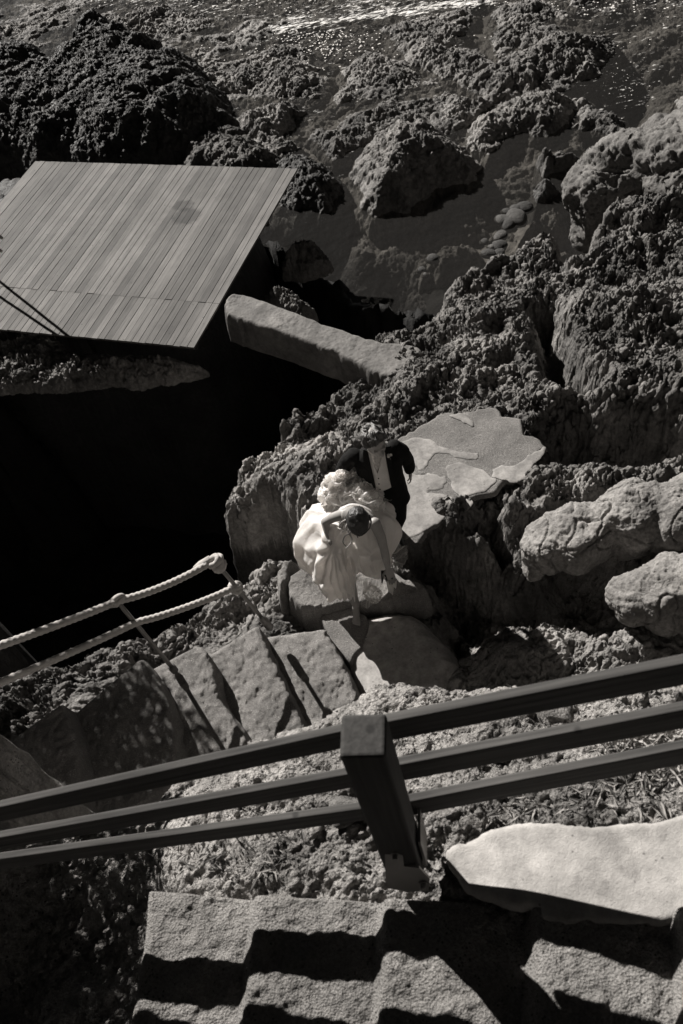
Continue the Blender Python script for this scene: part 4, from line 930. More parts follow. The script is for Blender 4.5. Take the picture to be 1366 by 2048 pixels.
# ------------------------------------------------------------ shrub beyond the left edge
def shrub(label, c, r, n, seed, stem):
    e = empty('shrub', stem, label, 'shrub')
    r_ = random.Random(seed); bm = bmesh.new()
    for i in range(n):
        d = Vector((r_.gauss(0, 1), r_.gauss(0, 1), r_.gauss(0, 1))).normalized()*r*(r_.random()**.45)
        p = Vector(c)+Vector((d.x, d.y, d.z*.8)); a = Vector((r_.gauss(0, 1), r_.gauss(0, 1), r_.gauss(0, 1))).normalized(); b = a.orthogonal().normalized()
        L = .05+.04*r_.random()
        bm.faces.new([bm.verts.new(p), bm.verts.new(p+a*L*.5+b*L*.22), bm.verts.new(p+a*L), bm.verts.new(p+a*L*.5-b*L*.22)])
    bm_obj('foliage', bm, M_LEAFD, e)
    tube('stem', [stem, Vector(stem).lerp(Vector(c), .5)+Vector((.05, .03, 0)), c], .035, M_POST, e)
M_LEAFD = simple('dark_leaf', .06, .6, .3)
shrub('dark leafy shrub on the bank just past the left edge, shading the steps', (-2.05, 2.75, 4.42), .60, 3600, 5, (-2.35, 2.1, 3.9))

# ------------------------------------------------------------ people
def _frame(d):
    d = d.normalized(); u_ = d.orthogonal().normalized(); return d, u_, d.cross(u_)
def capsule(bm, a, b, ra, rb, n=16):
    a = Vector(a); b = Vector(b); d, u_, w_ = _frame(b-a); rings = []
    L = (b-a).length
    prof = [(-ra*math.cos(t), ra*math.sin(t)) for t in (0.25, .6, 1.0, 1.3)]+[(L*k/4, ra+(rb-ra)*k/4) for k in range(5)]+[(L+rb*math.sin(t), rb*math.cos(t)) for t in (.3, .6, 1.0, 1.32)]
    for s_, r in prof:
        rings.append([bm.verts.new(a+d*s_+(u_*math.cos(2*math.pi*k/n)+w_*math.sin(2*math.pi*k/n))*r) for k in range(n)])
    for i in range(len(rings)-1):
        for k in range(n): bm.faces.new((rings[i][k], rings[i][(k+1) % n], rings[i+1][(k+1) % n], rings[i+1][k]))
    bm.faces.new(rings[0][::-1]); bm.faces.new(rings[-1])
def chain(bm, pts):
    for (a, ra), (b, rb) in zip(pts, pts[1:]): capsule(bm, a, b, ra, rb)
def ellipsoid(bm, c, M3, rad, sub=3):
    r = bmesh.ops.create_icosphere(bm, subdivisions=sub, radius=1)
    for v_ in r['verts']: v_.co = Vector(c)+M3 @ Vector((v_.co.x*rad[0], v_.co.y*rad[1], v_.co.z*rad[2]))
def loft(bm, rings, close=True):
    R_ = [[bm.verts.new(p) for p in r] for r in rings]; n = len(R_[0])
    for i in range(len(R_)-1):
        for k in range(n): bm.faces.new((R_[i][k], R_[i][(k+1) % n], R_[i+1][(k+1) % n], R_[i+1][k]))
    if close: bm.faces.new(R_[0][::-1]); bm.faces.new(R_[-1])
def ell_ring(c, rx, fy, a, b, n=28, sq=2.3):
    """ring about c in the plane of side vector rx and forward vector fy"""
    out = []
    for k in range(n):
        t = 2*math.pi*k/n; cx_, sx_ = math.cos(t), math.sin(t)
        out.append(Vector(c)+rx*(a*math.copysign(abs(cx_)**(2/sq), cx_))+fy*(b*math.copysign(abs(sx_)**(2/sq), sx_)))
    return out
def solid(name, bm, mat, parent, voxel=.006, smooth=3, loc=None):
    bmesh.ops.recalc_face_normals(bm, faces=bm.faces[:])
    if loc is not None:
        for v_ in bm.verts: v_.co -= Vector(loc)
    o = bm_obj(name, bm, mat, parent, smooth=True)
    if loc is not None: o.location = loc
    r = o.modifiers.new('remesh', 'REMESH'); r.mode = 'VOXEL'; r.voxel_size = voxel; r.use_smooth_shade = True
    if smooth: q = o.modifiers.new('smooth', 'SMOOTH'); q.iterations = smooth; q.factor = .5
    return o
def head(bm, c, M3, s_=1.0):
    """face looks along local -Y, up +Z; c is the middle of the skull"""
    c = Vector(c); E = lambda p, r, sub=3: ellipsoid(bm, c+M3 @ (Vector(p)*s_), M3, [q*s_ for q in r], sub)
    E((0, .012, .025), (.074, .094, .088)); E((0, -.015, -.03), (.064, .075, .07)); E((0, -.045, -.075), (.042, .040, .036)); E((0, -.03, -.055), (.055, .05, .04))
    capsule(bm, c+M3 @ Vector((0, -.088, .005))*s_, c+M3 @ Vector((0, -.108, -.030))*s_, .007*s_, .012*s_)     # nose
    E((-.024, -.083, .018), (.022, .014, .008), 2); E((.024, -.083, .018), (.022, .014, .008), 2)                # brow
    E((0, -.088, -.056), (.021, .010, .009), 2)                                                                 # mouth
    for q in (-1, 1): E((q*.077, .012, -.008), (.010, .020, .031), 2)                                            # ears
def hand(bm, wrist, d, side, palm, s_=1.0, curl=.9):
    """palm runs along d, thumb leaves on the side vector, fingers bend towards palm"""
    d = Vector(d).normalized(); side = (Vector(side)-d*Vector(side).dot(d)).normalized(); palm = (Vector(palm)-d*Vector(palm).dot(d)-side*Vector(palm).dot(side)).normalized()
    w_ = Vector(wrist)
    M3 = Matrix((side, palm, d)).transposed()
    ellipsoid(bm, w_+d*.045*s_, M3, (.040*s_, .016*s_, .052*s_)); capsule(bm, w_-d*.03, w_+d*.02, .024*s_, .026*s_)
    for i, (o_, L) in enumerate(((.030, .070), (.010, .078), (-.010, .073), (-.028, .058))):
        b_ = w_+d*.080*s_+side*o_*s_; dd = d.copy(); p = b_
        for k, f in enumerate((.42, .32, .26)):
            a_ = curl*(.5+.35*k); dd = (dd*math.cos(a_*.5)+palm*math.sin(a_*.5)).normalized(); q = p+dd*L*f*s_; capsule(bm, p, q, (.0092-.0012*k)*s_, (.0085-.0012*k)*s_, 10); p = q
    t0 = w_+d*.025*s_+side*.030*s_; t1 = t0+(d*.5+side*.8+palm*.3).normalized()*.035*s_; t2 = t1+(d*.8+side*.1+palm*.6).normalized()*.030*s_
    capsule(bm, t0, t1, .012*s_, .0105*s_, 10); capsule(bm, t1, t2, .010*s_, .008*s_, 10)
def rotm(yaw, pitch, roll=0):
    return (Matrix.Rotation(yaw, 3, 'Z') @ Matrix.Rotation(pitch, 3, 'X') @ Matrix.Rotation(roll, 3, 'Y'))

# ---- groom
gx = lambda *p: V(*p)
g_hip = V(772, 985, .86); g_sh = V(750, 902, 1.34)
ax = (g_sh-g_hip).normalized()
sL = V(797, 893, 1.33); sR = V(700, 912, 1.31)
gr = (sL-sR).normalized(); gr = (gr-ax*gr.dot(ax)).normalized(); gf = gr.cross(ax).normalized()
if gf.y > 0: gf = -gf
Tn = lambda t: g_hip.lerp(g_sh, t)
hc = V(749, 882, 1.55); hM = rotm(math.radians(12), math.radians(14), math.radians(-8))
eL = V(815, 922, 1.06); wL = V(819, 938, .93); eR = V(683, 944, 1.09); wR = V(695, 975, .98)
kL = V(795, 1028, .46)+Vector((0, -.03, 0)); aL = V(789, 1056, .10); kR = V(768, 1045, .55); aR = V(765, 1080, .18)
gb = aL.copy(); gb.z = .04
bm = bmesh.new()
head(bm, hc, hM, 1.16); capsule(bm, Tn(1.02), hc+Vector((0, .02, -.03)), .058, .056)
loft(bm, [ell_ring(Tn(t), gr, gf, a, b) for t, a, b in ((-.1, .14, .10), (.2, .145, .10), (.6, .155, .11), (.9, .15, .09), (1.0, .08, .06))])
chain(bm, [(sL-gr*.03, .045), (eL, .038), (wL, .028)]); chain(bm, [(sR+gr*.03, .045), (eR, .038), (wR, .028)])
hand(bm, wL, V(821, 952, .84)-wL, gf*1, -gr, 1.05, .7); hand(bm, wR, Vector((.1, -.6, -.3)), gr, Vector((0, 0, -1)), 1.05, 1.1)
chain(bm, [(Tn(0)+gr*.08, .08), (kL, .055), (aL, .04)]); chain(bm, [(Tn(0)-gr*.08, .08), (kR, .055), (aR, .04)])
capsule(bm, aL+Vector((0, .03, -.03)), aL+Vector((.01, -.15, -.05)), .038, .034); capsule(bm, aR+Vector((0, .03, -.03)), aR+Vector((.0, -.15, -.05)), .038, .034)
groom = solid('person', bm, M_SKIN, None, .0062, 2, loc=gb)
tag(groom, 'man in dark suit and pale waistcoat behind the bride, looking down', 'person')
# trousers
bm = bmesh.new()
loft(bm, [ell_ring(Tn(t), gr, gf, a, b) for t, a, b in ((-.22, .155, .12), (0, .17, .125), (.14, .16, .12), (.2, .155, .115))])
chain(bm, [(Tn(-.02)+gr*.082, .098), (kL, .072), (aL+Vector((0, 0, .0)), .062)]); chain(bm, [(Tn(-.02)-gr*.082, .098), (kR, .072), (aR, .062)])
solid('trousers', bm, M_BLACK, groom, .007, 3)
for a_, s_ in ((aL, 1), (aR, -1)):
    bm = bmesh.new(); capsule(bm, a_+Vector((0, .035, -.035)), a_+Vector((.01*s_, -.17, -.055)), .047, .04); capsule(bm, a_+Vector((0, .03, .0)), a_+Vector((0, .03, -.04)), .05, .05)
    solid('shoe', bm, M_LEATHER, groom, .007, 2)
# jacket: torso shell with flared skirt, shoulders and sleeves
bm = bmesh.new()
loft(bm, [ell_ring(Tn(t)+gf*o_, gr, gf, a, b) for t, a, b, o_ in ((-.26, .185, .135, -.02), (-.12, .183, .135, -.015), (.15, .182, .135, -.01), (.40, .175, .130, 0), (.65, .190, .135, 0), (.85, .195, .125, 0), (.97, .165, .10, 0), (1.06, .09, .07, 0), (1.10, .07, .06, 0))])
chain(bm, [(sL-gr*.035-ax*.01, .070), (sL.lerp(eL, .35), .066), (eL, .056), (wL, .047)]); chain(bm, [(sR+gr*.035-ax*.01, .070), (sR.lerp(eR, .35), .066), (eR, .056), (wR, .047)])
jk = solid('jacket', bm, M_BLACK, groom, .0065, 4)
tx = jk.modifiers.new('folds', 'DISPLACE'); td = bpy.data.textures.new('folds', 'CLOUDS'); td.noise_scale = .09; tx.texture = td; tx.strength = .018; tx.mid_level = .5
def front(px_, py_, depth):
    """point on the chest seen at a pixel, depth metres in front of the spine"""
    o_ = Vector(_C); d_ = Vector(_F*FPX+_R*(px_-683)+_U*(1024-py_)); n_ = gf; c_ = Tn(.5)+gf*depth
    return o_+d_*((c_-o_).dot(n_)/d_.dot(n_))
def chest_patch(name, left, right, mat, depth, curve=1.6, n=10, mr=24, th_=.004):
    Lp_ = catmull([np.array(p, float) for p in left], 8, False); Rp_ = catmull([np.array(p, float) for p in right], 8, False)
    bm = bmesh.new(); rows = []
    for i in range(mr+1):
        t = i/mr; a = Lp_[min(int(t*(len(Lp_)-1)), len(Lp_)-1)]; b = Rp_[min(int(t*(len(Rp_)-1)), len(Rp_)-1)]
        row = []
        for k in range(n+1):
            q = a*(1-k/n)+b*k/n; p = front(q[0], q[1], depth); off = (p-Tn(.5)).dot(gr); h_ = (p-Tn(.5)).dot(ax)
            p = p-gf*(curve*off*off)+gf*(.012*math.sin(h_*9+1)); row.append(bm.verts.new(p))
        rows.append(row)
    for i in range(mr):
        for k in range(n): bm.faces.new((rows[i][k], rows[i][k+1], rows[i+1][k+1], rows[i+1][k]))
    o = bm_obj(name, bm, mat, groom, smooth=True); sd_ = o.modifiers.new('thickness', 'SOLIDIFY'); sd_.thickness = th_; sd_.offset = 1
    return o
chest_patch('shirt', [(734, 903), (742, 925), (748, 945)], [(768, 903), (762, 925), (753, 945)], M_SHIRT, .142)
chest_patch('waistcoat', [(733, 905), (738, 930), (746, 958), (752, 984)], [(741, 910), (750, 935), (758, 952), (762, 984)], M_VEST, .158)
chest_patch('waistcoat', [(766, 904), (760, 930), (755, 952), (759, 984)], [(772, 903), (776, 930), (779, 950), (784, 974)], M_VEST, .164)
chest_patch('lapel', [(727, 903), (727, 925), (738, 955), (750, 983)], [(736, 906), (741, 930), (748, 958), (753, 985)], M_BLACK, .172)
chest_patch('lapel', [(769, 900), (774, 930), (778, 950), (783, 975)], [(783, 900), (784, 930), (787, 950), (789, 975)], M_BLACK, .172)
chest_patch('necktie', [(749, 912), (749, 928), (751, 940)], [(756, 911), (756, 926), (754, 940)], M_VEST, .152)
for (x, y) in ((757, 957), (758, 968), (760, 979)):
    p = front(x, y, .176); bm = bmesh.new(); bmesh.ops.create_cone(bm, cap_ends=True, segments=12, radius1=.006, radius2=.006, depth=.004)
    b2 = bm_obj('button', bm, M_LEATHER, groom); b2.rotation_euler = gf.to_track_quat('Z', 'Y').to_euler(); b2.location = p
p = front(778, 910, .175); bm = bmesh.new()
for i in range(9): ellipsoid(bm, p+gr*(.012*math.cos(i*2.1))+ax*(.012*math.sin(i*1.7))+gf*.006*(i % 3), rotm(i, i*.7), (.014, .004, .012), 2)
bm_obj('buttonhole_flower', bm, M_SHIRT, groom, smooth=True)
tube('flower_stem', [p-ax*.01, p-ax*.05+gr*.004], .004, M_LEAFD, groom)
# hair
def hair(name, c, M3, mat, parent, rad, cut, seed, amp=.010, off=(0, .012, .03), freq=30):
    bm = bmesh.new(); bmesh.ops.create_icosphere(bm, subdivisions=6, radius=1)
    kill = [v_ for v_ in bm.verts if not cut(v_.co)]; bmesh.ops.delete(bm, geom=kill, context='VERTS')
    co = np.array([v_.co[:] for v_ in bm.verts]); wz = .35*noise3(co[:, 0]*1.8, co[:, 1]*1.8, co[:, 2]*1.8, seed+7); az = (co[:, 0]+wz)*2.2
    n = .55*noise3(az*5, co[:, 2]*1.2+wz, co[:, 1]*1.2, seed)+.45*noise3(az*freq*.5, co[:, 2]*1.6, co[:, 1]*1.6, seed+1)+1.3*noise3(co[:, 0]*2.4, co[:, 1]*2.4, co[:, 2]*2.4, seed+3)
    for v_, k in zip(bm.verts, n):
        q = Vector((v_.co.x*rad[0], v_.co.y*rad[1], v_.co.z*rad[2]))*(1+0*k)+v_.co*float(k)*amp
        v_.co = Vector(c)+M3 @ (q+Vector(off))
    o = bm_obj(name, bm, mat, parent, smooth=True); s_ = o.modifiers.new('thickness', 'SOLIDIFY'); s_.thickness = .012; s_.offset = -1
    return o
hair('hair', hc, hM, M_HAIRL, groom, (.099, .124, .110), lambda c: c.z > -.05+1.15*max(0, -c.y-.30) or c.y > .30 and c.z > -.75, 3, amp=.015, freq=34)
# eyes
for q in (-1, 1):
    bm = bmesh.new(); ellipsoid(bm, hc+hM @ Vector((q*.030, -.085, .003)), hM, (.013, .006, .005), 2); bm_obj('eye', bm, M_LEATHER, groom, smooth=True)

# ---- bride
b_hip = Vector((.06, 4.74, .90)); bsL = V(683, 1026, 1.25); bsR = V(755, 1048, 1.22); b_sh = (bsL+bsR)/2
bax = (b_sh-b_hip).normalized(); brr = (bsR-bsL); brr = (brr-bax*brr.dot(bax)).normalized(); bf = brr.cross(bax).normalized()
if bf.y > 0: bf = -bf
Bn = lambda t: b_hip.lerp(b_sh, t)
bhc = V(716, 1043, 1.40); bM = rotm(math.radians(-8), math.radians(52), math.radians(6))
beL = V(650, 1044, 1.06); bwL = V(663, 1088, .93); beR = V(768, 1098, .98); bwR = V(776, 1136, .78)
bk = V(690, 1148, .52); ba = V(711, 1208, .12); bk2 = b_hip+Vector((.10, -.06, -.42)); ba2 = Vector((.16, 4.92, .12))
bb = ba.copy(); bb.z = .045
bm = bmesh.new()
head(bm, bhc, bM, .96); capsule(bm, Bn(1.0), bhc+Vector((0, .02, -.03)), .045, .045)
loft(bm, [ell_ring(Bn(t), brr, bf, a, b) for t, a, b in ((-.15, .15, .11), (.15, .13, .10), (.45, .115, .085), (.75, .135, .095), (.95, .14, .07), (1.04, .08, .05))])
chain(bm, [(bsL-bax*.01+brr*.02, .044), (bsL.lerp(beL, .5), .040), (beL, .034), (beL.lerp(bwL, .4), .034), (bwL, .023)])
chain(bm, [(bsR-bax*.01-brr*.02, .046), (bsR.lerp(beR, .5), .040), (beR, .034), (beR.lerp(bwR, .35), .034), (bwR, .023)])
hand(bm, bwR, V(783, 1156, .69)-bwR, bf*.3-brr, Vector((-.2, -.9, -.3)), .95, 1.0); hand(bm, bwL, Vector((.05, -.12, -.7)), brr, Vector((0, 1, 0)), .9, 1.1)
chain(bm, [(b_hip-brr*.07, .085), (bk, .058), (bk.lerp(ba, .35), .064), (bk.lerp(ba, .75), .044), (ba, .035)]); chain(bm, [(b_hip+brr*.07, .085), (bk2, .058), (ba2, .036)])
ft = V(713, 1243, .062)
capsule(bm, ba+Vector((0, .02, -.04)), ba.lerp(ft, .5)+Vector((0, 0, -.02)), .032, .030); capsule(bm, ba.lerp(ft, .35)+Vector((0, 0, -.025)), ft, .030, .020)
fd = (ft-ba); fd.z = 0; fd.normalize(); fs = Vector((fd.y, -fd.x, 0))
for i, (o_, r_, l_) in enumerate(((-.026, .0115, .030), (-.010, .0085, .030), (.004, .008, .027), (.017, .0075, .022), (.028, .007, .016))):
    capsule(bm, ft+fs*o_-fd*.01, ft+fs*o_+fd*l_-Vector((0, 0, .006)), r_, r_*.9, 10)
    capsule(bm, ba.lerp(ft, .4)+Vector((0, 0, -.03)), ft+fs*o_-fd*.005, .022, .012, 10)
bride = solid('person', bm, M_SKIN, None, .0058, 2, loc=bb)
tag(bride, 'barefoot woman in strapless white wedding gown bending forward with shoes in hand', 'person')
# bodice
bm = bmesh.new()
loft(bm, [ell_ring(Bn(t), brr, bf, a, b) for t, a, b in ((-.05, .16, .125), (.15, .14, .11), (.42, .125, .096), (.62, .138, .11), (.76, .145, .112), (.82, .140, .10))])
for q in (-1, 1): ellipsoid(bm, Bn(.68)+brr*.06*q+bf*.075, Matrix.Identity(3), (.062, .05, .055))
solid('bodice', bm, M_SATIN, bride, .006, 3)
# skirt
hem = [(704, 1203, .30), (680, 1203, .28), (648, 1190, .30), (622, 1163, .32), (601, 1133, .36), (597, 1105, .42), (606, 1070, .50), (632, 1050, .56), (660, 1030, .55), (700, 1010, .55), (745, 1015, .55), (774, 1030, .55), (790, 1052, .55), (793, 1085, .50),
       (788, 1120, .46), (772, 1148, .45), (752, 1160, .47), (734, 1158, .50), (722, 1148, .52), (716, 1160, .48), (711, 1185, .36)]
hemw = catmull([V(*p)[:] for p in hem], 14); nh = len(hemw)
wa = Bn(.28); rows = []
# starting angle so that hem and waist match up
hc0 = hemw.mean(0)
for i in range(61):
    s_ = i/60; row = np.zeros((nh, 3))
    for k in range(nh):
        h_ = hemw[k]; a = math.atan2(h_[1]-wa.y, h_[0]-wa.x)
        w0 = np.array([wa.x+.135*math.cos(a), wa.y+.12*math.sin(a), wa.z])
        sx = s_**.62; sz = s_**1.25
        p = np.array([w0[0]*(1-sx)+h_[0]*sx, w0[1]*(1-sx)+h_[1]*sx, w0[2]*(1-sz)+h_[2]*sz])
        out = np.array([math.cos(a), math.sin(a), .4]); bal = .075*math.sin(math.pi*s_)**.9
        row[k] = p+out*bal
    rows.append(row)
A = np.array(rows); s_arr = np.linspace(0, 1, 61)[:, None]
ks = np.linspace(0, 2*math.pi, nh, endpoint=False)[None, :]
wv = .6*noise3(np.cos(ks)*3+0*s_arr, np.sin(ks)*3+0*s_arr, s_arr*1.2+0*ks, 5)
fold = np.sin(ks*13+5*wv)*.008+np.sin(ks*9+2+4*wv+s_arr*1.5)*.020+.030*noise3(A[..., 0]*7, A[..., 1]*7, A[..., 2]*5, 9)+.035*(.3-np.abs(noise3(A[..., 0]*5.5, A[..., 1]*5.5, A[..., 2]*4, 19)))
hp = bwL+Vector((0, -.05, -.06)); dxh = A[..., 0]-hp.x; dyh = A[..., 1]-hp.y; phi = np.arctan2(dyh, dxh); rh_ = np.sqrt(dxh**2+dyh**2)
hp2 = bwR+Vector((-.10, .12, .05)); ph2 = np.arctan2(A[..., 1]-hp2.y, A[..., 0]-hp2.x); rh2 = np.hypot(A[..., 0]-hp2.x, A[..., 1]-hp2.y)
fold = fold+.022*(1-2.2*np.abs(np.sin(ph2*5+3*wv+4*rh2)))*np.exp(-((rh2-.17)/.15)**2)+.018*(1-2*np.abs(np.sin(A[..., 0]*13+A[..., 1]*9+6*noise3(A[..., 0]*3, A[..., 1]*3, A[..., 2]*3, 33))))
fold = fold+.020*np.sin(phi*13+6*rh_)*np.exp(-((rh_-.16)/.14)**2)
cen = A.mean(1, keepdims=True); dv = A-cen; dv[..., 2] = .07; dv /= np.linalg.norm(dv, axis=-1, keepdims=True)+1e-6
A = A+dv*(fold*np.clip(s_arr*2.5, 0, 1))[..., None]
# raised thigh pushes the cloth up
th_c = (b_hip-brr*.07).lerp(bk, .75); dd_ = (A[..., 0]-th_c.x)**2+(A[..., 1]-th_c.y)**2
A[..., 2] += .07*np.exp(-dd_/.018)
Fs = []
for i in range(60):
    for k in range(nh): Fs.append((i*nh+k, i*nh+(k+1) % nh, (i+1)*nh+(k+1) % nh, (i+1)*nh+k))
me = np_mesh('skirt', A.reshape(-1, 3), np.array(Fs)); sk = link_mesh('skirt', me, M_SATIN, bride)
q = sk.modifiers.new('thickness', 'SOLIDIFY'); q.thickness = .004
# bunched train
def ruffle(name, c, rad, M3, seed, mat=M_RUFF, amp=.05, sub=6, hole=False):
    bm = bmesh.new(); bmesh.ops.create_icosphere(bm, subdivisions=sub, radius=1)
    co = np.array([v_.co[:] for v_ in bm.verts]); x, y, z = co.T
    wx = noise3(x*1.6+seed, y*1.6, z*1.6, seed); wy = noise3(x*1.6, y*1.6+seed, z*1.6, seed+2)
    n = (1-np.abs(noise3(x*1.9+wx*1.5, y*1.5+wy*1.5, z*1.0, seed+3))*3.2)*amp*1.15+(1-np.abs(noise3(x*4.2+wx*2, y*4.2+wy*2, z*2.4, seed+4))*3)*amp*.14
    for v_, k in zip(bm.verts, n):
        d_ = v_.co.copy(); v_.co = Vector(c)+M3 @ Vector((d_.x*(rad[0]+k), d_.y*(rad[1]+k), d_.z*(rad[2]+k)))
    return bm_obj(name, bm, mat, bride, smooth=True)
I3 = Matrix.Identity(3)
ruffle('train_ruffle', V(690, 985, 1.00), (.17, .13, .10), rotm(.3, 0), 3, amp=.055)
ruffle('train_ruffle', V(672, 975, 1.06), (.08, .075, .10), rotm(1.0, .4), 7, amp=.045)
ruffle('train_ruffle', V(722, 990, 1.02), (.14, .11, .08), rotm(-.4, .2), 11, amp=.045, mat=M_SATIN)
ruffle('train_ruffle', V(700, 1006, .95), (.17, .10, .09), rotm(-.2, .3), 15, amp=.04, mat=M_SATIN)
ruffle('train_ruffle', V(683, 957, 1.12), (.045, .03, .08), rotm(.2, .3), 19, amp=.03, mat=M_SATIN)
def sheet(name, poly, mat, seed, amp=.03, freq=9, sp=.007, tilt=0):
    """crumpled thin cloth; poly holds px, py, z corners"""
    W3 = [V(*p) for p in poly]; P = catmull([w_[:2] for w_ in W3], 5)
    x0, y0 = P.min(0); x1, y1 = P.max(0); a = int((x1-x0)/sp)+3; b = int((y1-y0)/sp)+3
    X, Y = np.meshgrid(np.linspace(x0, x1, a), np.linspace(y0, y1, b), indexing='ij')
    sd_, bx_, by_ = sdpoly(P, X, Y); out = sd_ < 0; kp = sd_ > -sp*1.5
    X = np.where(out, bx_, X); Y = np.where(out, by_, Y)
    Z = idw([(w_.x, w_.y, w_.z) for w_ in W3], X, Y, 2.5, .04)
    Z = Z+amp*(1-3*np.abs(noise2(X*freq+2*noise2(X*5, Y*5, seed), Y*freq, seed+1)))+amp*.4*noise2(X*freq*3, Y*freq*3, seed+2)
    F = grid_faces(a, b); F = F[kp.ravel()[F].all(1) & (~out.ravel()[F]).any(1)]
    us_, inv = np.unique(F, return_inverse=True)
    me = np_mesh(name, np.stack([X.ravel()[us_], Y.ravel()[us_], Z.ravel()[us_]], 1), inv.reshape(-1, 4))
    return link_mesh(name, me, mat, bride)
sheet('tulle_veil', [(738, 1002, 1.0), (762, 992, 1.08), (776, 994, 1.1), (790, 1002, 1.05), (778, 1012, 1.0), (768, 1030, .95), (750, 1028, .95)], M_TULLE, 3)
sheet('tulle_veil', [(780, 1090, .5), (800, 1094, .52), (815, 1096, .55), (813, 1125, .5), (795, 1148, .42), (778, 1150, .42), (772, 1120, .5)], M_TULLE, 5)
sheet('tulle_veil', [(700, 1140, .52), (735, 1150, .50), (765, 1150, .45), (763, 1180, .35), (762, 1205, .25), (735, 1222, .20), (722, 1210, .24), (728, 1185, .3), (715, 1165, .42)], M_TULLE, 7, amp=.022)
sheet('tulle_veil', [(690, 950, 1.15), (720, 955, 1.15), (748, 975, 1.12), (768, 1010, 1.05), (745, 1012, 1.08), (715, 1000, 1.1), (690, 985, 1.12)], M_TULLE, 9, amp=.025)
ruffle('tulle_bunch', V(745, 1188, .30), (.055, .07, .03), rotm(.5, .2), 23, amp=.02, sub=5, mat=M_TULLE)
# hair
hair('hair', bhc, bM, M_HAIRD, bride, (.088, .112, .098), lambda c: c.z > -.15+.9*max(0, -c.y-.45) or c.y > .2, 8, amp=.007, freq=44)
def strand(name, pts, r, mat, parent): return tube(name, [Vector(q) for q in catmull([np.array(V(*p)) for p in pts], 8, False)], lambda t: r*(1-.7*t)+.001, mat, parent, seg=8)
strand('hair_strand', [(700, 1042, 1.42), (692, 1055, 1.38), (700, 1068, 1.32), (703, 1082, 1.27), (697, 1092, 1.22), (692, 1096, 1.2)], .008, M_BLOND, bride)
strand('hair_strand', [(702, 1050, 1.42), (697, 1064, 1.36), (704, 1078, 1.30), (700, 1090, 1.24)], .007, M_BLOND, bride)
strand('hair_strand', [(697, 1036, 1.42), (688, 1048, 1.37), (682, 1058, 1.32), (675, 1055, 1.3)], .006, M_BLOND, bride)
strand('hair_strand', [(738, 1030, 1.44), (742, 1045, 1.42), (736, 1060, 1.38), (722, 1068, 1.34)], .007, M_HAIRL, bride)
strand('hair_strand', [(695, 1030, 1.43), (690, 1040, 1.40), (700, 1056, 1.38), (716, 1066, 1.35)], .007, M_HAIRL, bride)
strand('hair_strand', [(706, 1056, 1.42), (700, 1066, 1.38), (690, 1072, 1.33), (686, 1084, 1.28), (693, 1094, 1.24)], .006, M_HAIRL, bride)
strand('hair_strand', [(733, 1036, 1.45), (738, 1050, 1.43), (730, 1062, 1.38), (718, 1064, 1.36)], .008, M_BLOND, bride)
strand('hair_strand', [(698, 1046, 1.43), (703, 1060, 1.40), (712, 1068, 1.36), (716, 1076, 1.33)], .007, M_HAIRL, bride)
strand('hair_strand', [(696, 1038, 1.43), (684, 1044, 1.38), (680, 1052, 1.34), (687, 1060, 1.31), (682, 1066, 1.29)], .006, M_BLOND, bride)
# shoes in her hand
shm = simple('glitter_shoe', .6, .35, .8, .2, (150, 1, .006))
for i, (a, b, h0, h1) in enumerate((((776, 1156, .66), (784, 1185, .52), (766, 1142, .70), (764, 1166, .62)), ((783, 1152, .68), (790, 1172, .60), (772, 1140, .72), (784, 1150, .66)))):
    e = empty('high_heel_shoe', V(*b), ('front' if i == 0 else 'rear')+' sparkling white stiletto shoe of the pair dangling from the bride\'s hand', 'shoe', 'shoes held by the bride')
    A_, B_ = V(*a), V(*b); bm = bmesh.new(); d_, u_, w_ = _frame(B_-A_); L = (B_-A_).length
    M3 = Matrix((u_, w_, d_)).transposed()
    ellipsoid(bm, A_.lerp(B_, .55), M3, (.034, .020, L*.5)); capsule(bm, A_.lerp(B_, .7), B_+d_*.02, .024, .006)
    solid('upper', bm, shm, e, .005, 2)
    tube('heel', [V(*h0), V(*h0).lerp(V(*h1), .5), V(*h1)], lambda t: .012*(1-t)+.005, M_LEATHER, e)
    tube('sole', [V(*h0), A_+w_*.006, A_.lerp(B_, .4)+w_*.012], .012, M_LEATHER, e)
    tube('strap', [A_+u_*.03, A_+Vector((0, -.05, .03)), A_-u_*.03], .004, M_LEATHER, e)

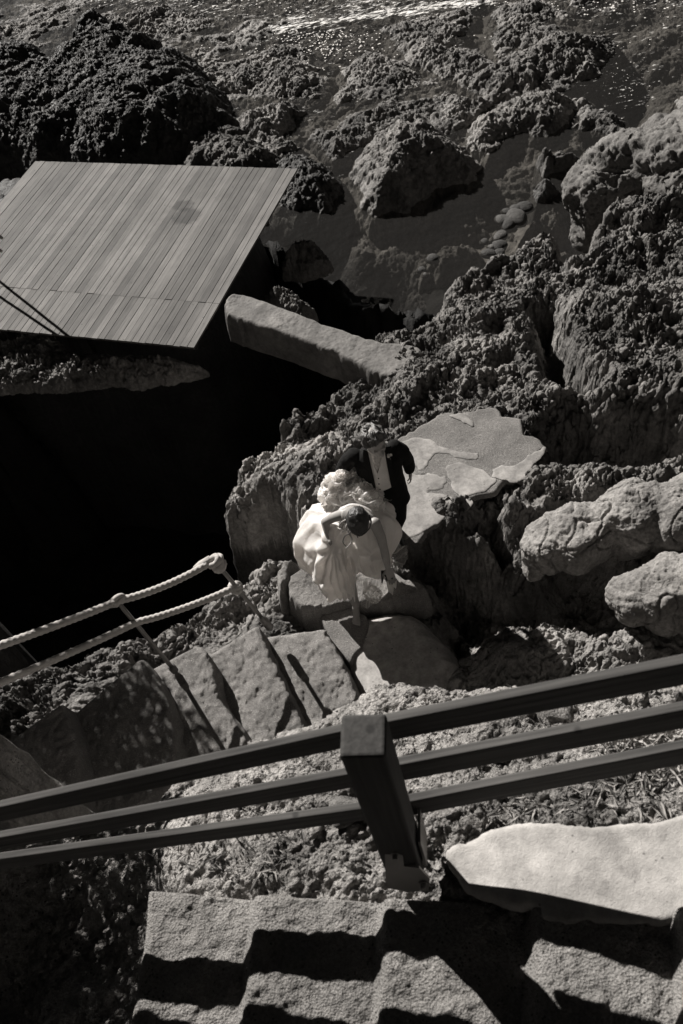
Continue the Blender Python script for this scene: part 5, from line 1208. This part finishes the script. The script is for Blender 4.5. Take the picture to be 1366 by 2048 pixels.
# ------------------------------------------------------------ litter, plants, loose stones on the near bank
M_DRY = simple('dry_leaf', .30, .8, .2); M_SUCC = simple('pale_succulent', .34, .6, .3)
def hit(x, y, z0=3.9):
    c = at(x, y, z0)
    for _ in range(6): c = at(x, y, float(idw(BH, np.array([c[0]]), np.array([c[1]]), 3, .15)[0]))
    return Vector(c)
def litter(name, label, cat, spots, n, L0, mat, seed, lift=.0, up=.25):
    r_ = random.Random(seed); bm = bmesh.new()
    for i in range(n):
        x, y, sx, sy = r_.choice(spots); p = hit(r_.gauss(x, sx), r_.gauss(y, sy)); p.z += .012+lift*r_.random()
        a = Vector((r_.gauss(0, 1), r_.gauss(0, 1), abs(r_.gauss(0, up)))).normalized(); b = Vector((0, 0, 1)).cross(a).normalized()*.5+Vector((0, 0, r_.gauss(0, .15))); L = L0*(.5+r_.random())
        w_ = L*.13; c_ = Vector((0, 0, L*.08))
        v_ = [bm.verts.new(p), bm.verts.new(p+a*L*.4+b*w_+c_), bm.verts.new(p+a*L), bm.verts.new(p+a*L*.4-b*w_+c_*.3)]
        bm.faces.new(v_[:3]); bm.faces.new([v_[0], v_[2], v_[3]])
    return tag(bm_obj(name, bm, mat), label, cat, kind='stuff')
litter('dry_leaves', 'dry curled leaf litter scattered over the sandy bank', 'leaves', [(1050, 1610, 90, 16), (1200, 1580, 90, 22), (1320, 1560, 60, 30), (960, 1620, 50, 14), (380, 1715, 25, 10), (510, 1730, 25, 10)], 520, .035, M_DRY, 3)
litter('twigs', 'thin broken twigs lying among the dry leaves', 'twigs', [(1100, 1600, 150, 25), (1280, 1560, 80, 25), (500, 1715, 60, 15)], 160, .05, M_RUST, 9)
litter('ground_cover', 'pale spiky succulent ground cover at the right edge behind the rails', 'plants', [(1240, 1485, 30, 9), (1310, 1475, 35, 12), (1366, 1470, 30, 14), (1330, 1530, 45, 14)], 1300, .035, M_SUCC, 5, lift=.02, up=1.6)
sl_ = [(697, 1625, .045, 'dark hollow stone lying on the bank just left of the big post'), (636, 1662, .022, 'small round stone on the bank left of the post above the steps'), (690, 1640, .02, 'chip of stone beside the dark hollow stone'), (375, 1722, .02, 'pale splinter of stone in the litter at the top of the steps'),
       (700, 1500, .03, 'pale lump of rock just behind the middle rail by the post'), (1110, 1430, .05, 'rounded lump of rock peeping over the lip of the bank')]
for i, (x, y, r, lb) in enumerate(sl_):
    p = hit(x, y); bm = bmesh.new(); bmesh.ops.create_icosphere(bm, subdivisions=3, radius=1)
    for v_ in bm.verts:
        k = 1+.25*math.sin(v_.co.x*3+i)*math.cos(v_.co.y*4+i)+.1*math.sin(v_.co.z*9); v_.co = Vector((v_.co.x*r*1.3*k, v_.co.y*r*k, v_.co.z*r*.7*k))
    o = bm_obj('stone', bm, M_SAND if i else M_ROCK, smooth=True); o.location = p+Vector((0, 0, r*.3)); o.rotation_euler[2] = i
    set_tone(o.data, np.full(len(o.data.vertices), 1.0)); tag(o, lb, 'stone')

shrub('leafy dark bush added by the cliff, unseen, to shade the lower stairs', (-3.55, 6.1, 2.8), .85, 10000, 15, (-4.0, 5.8, 2.9))  # out of view, placed to deepen the shade on the lower stairs
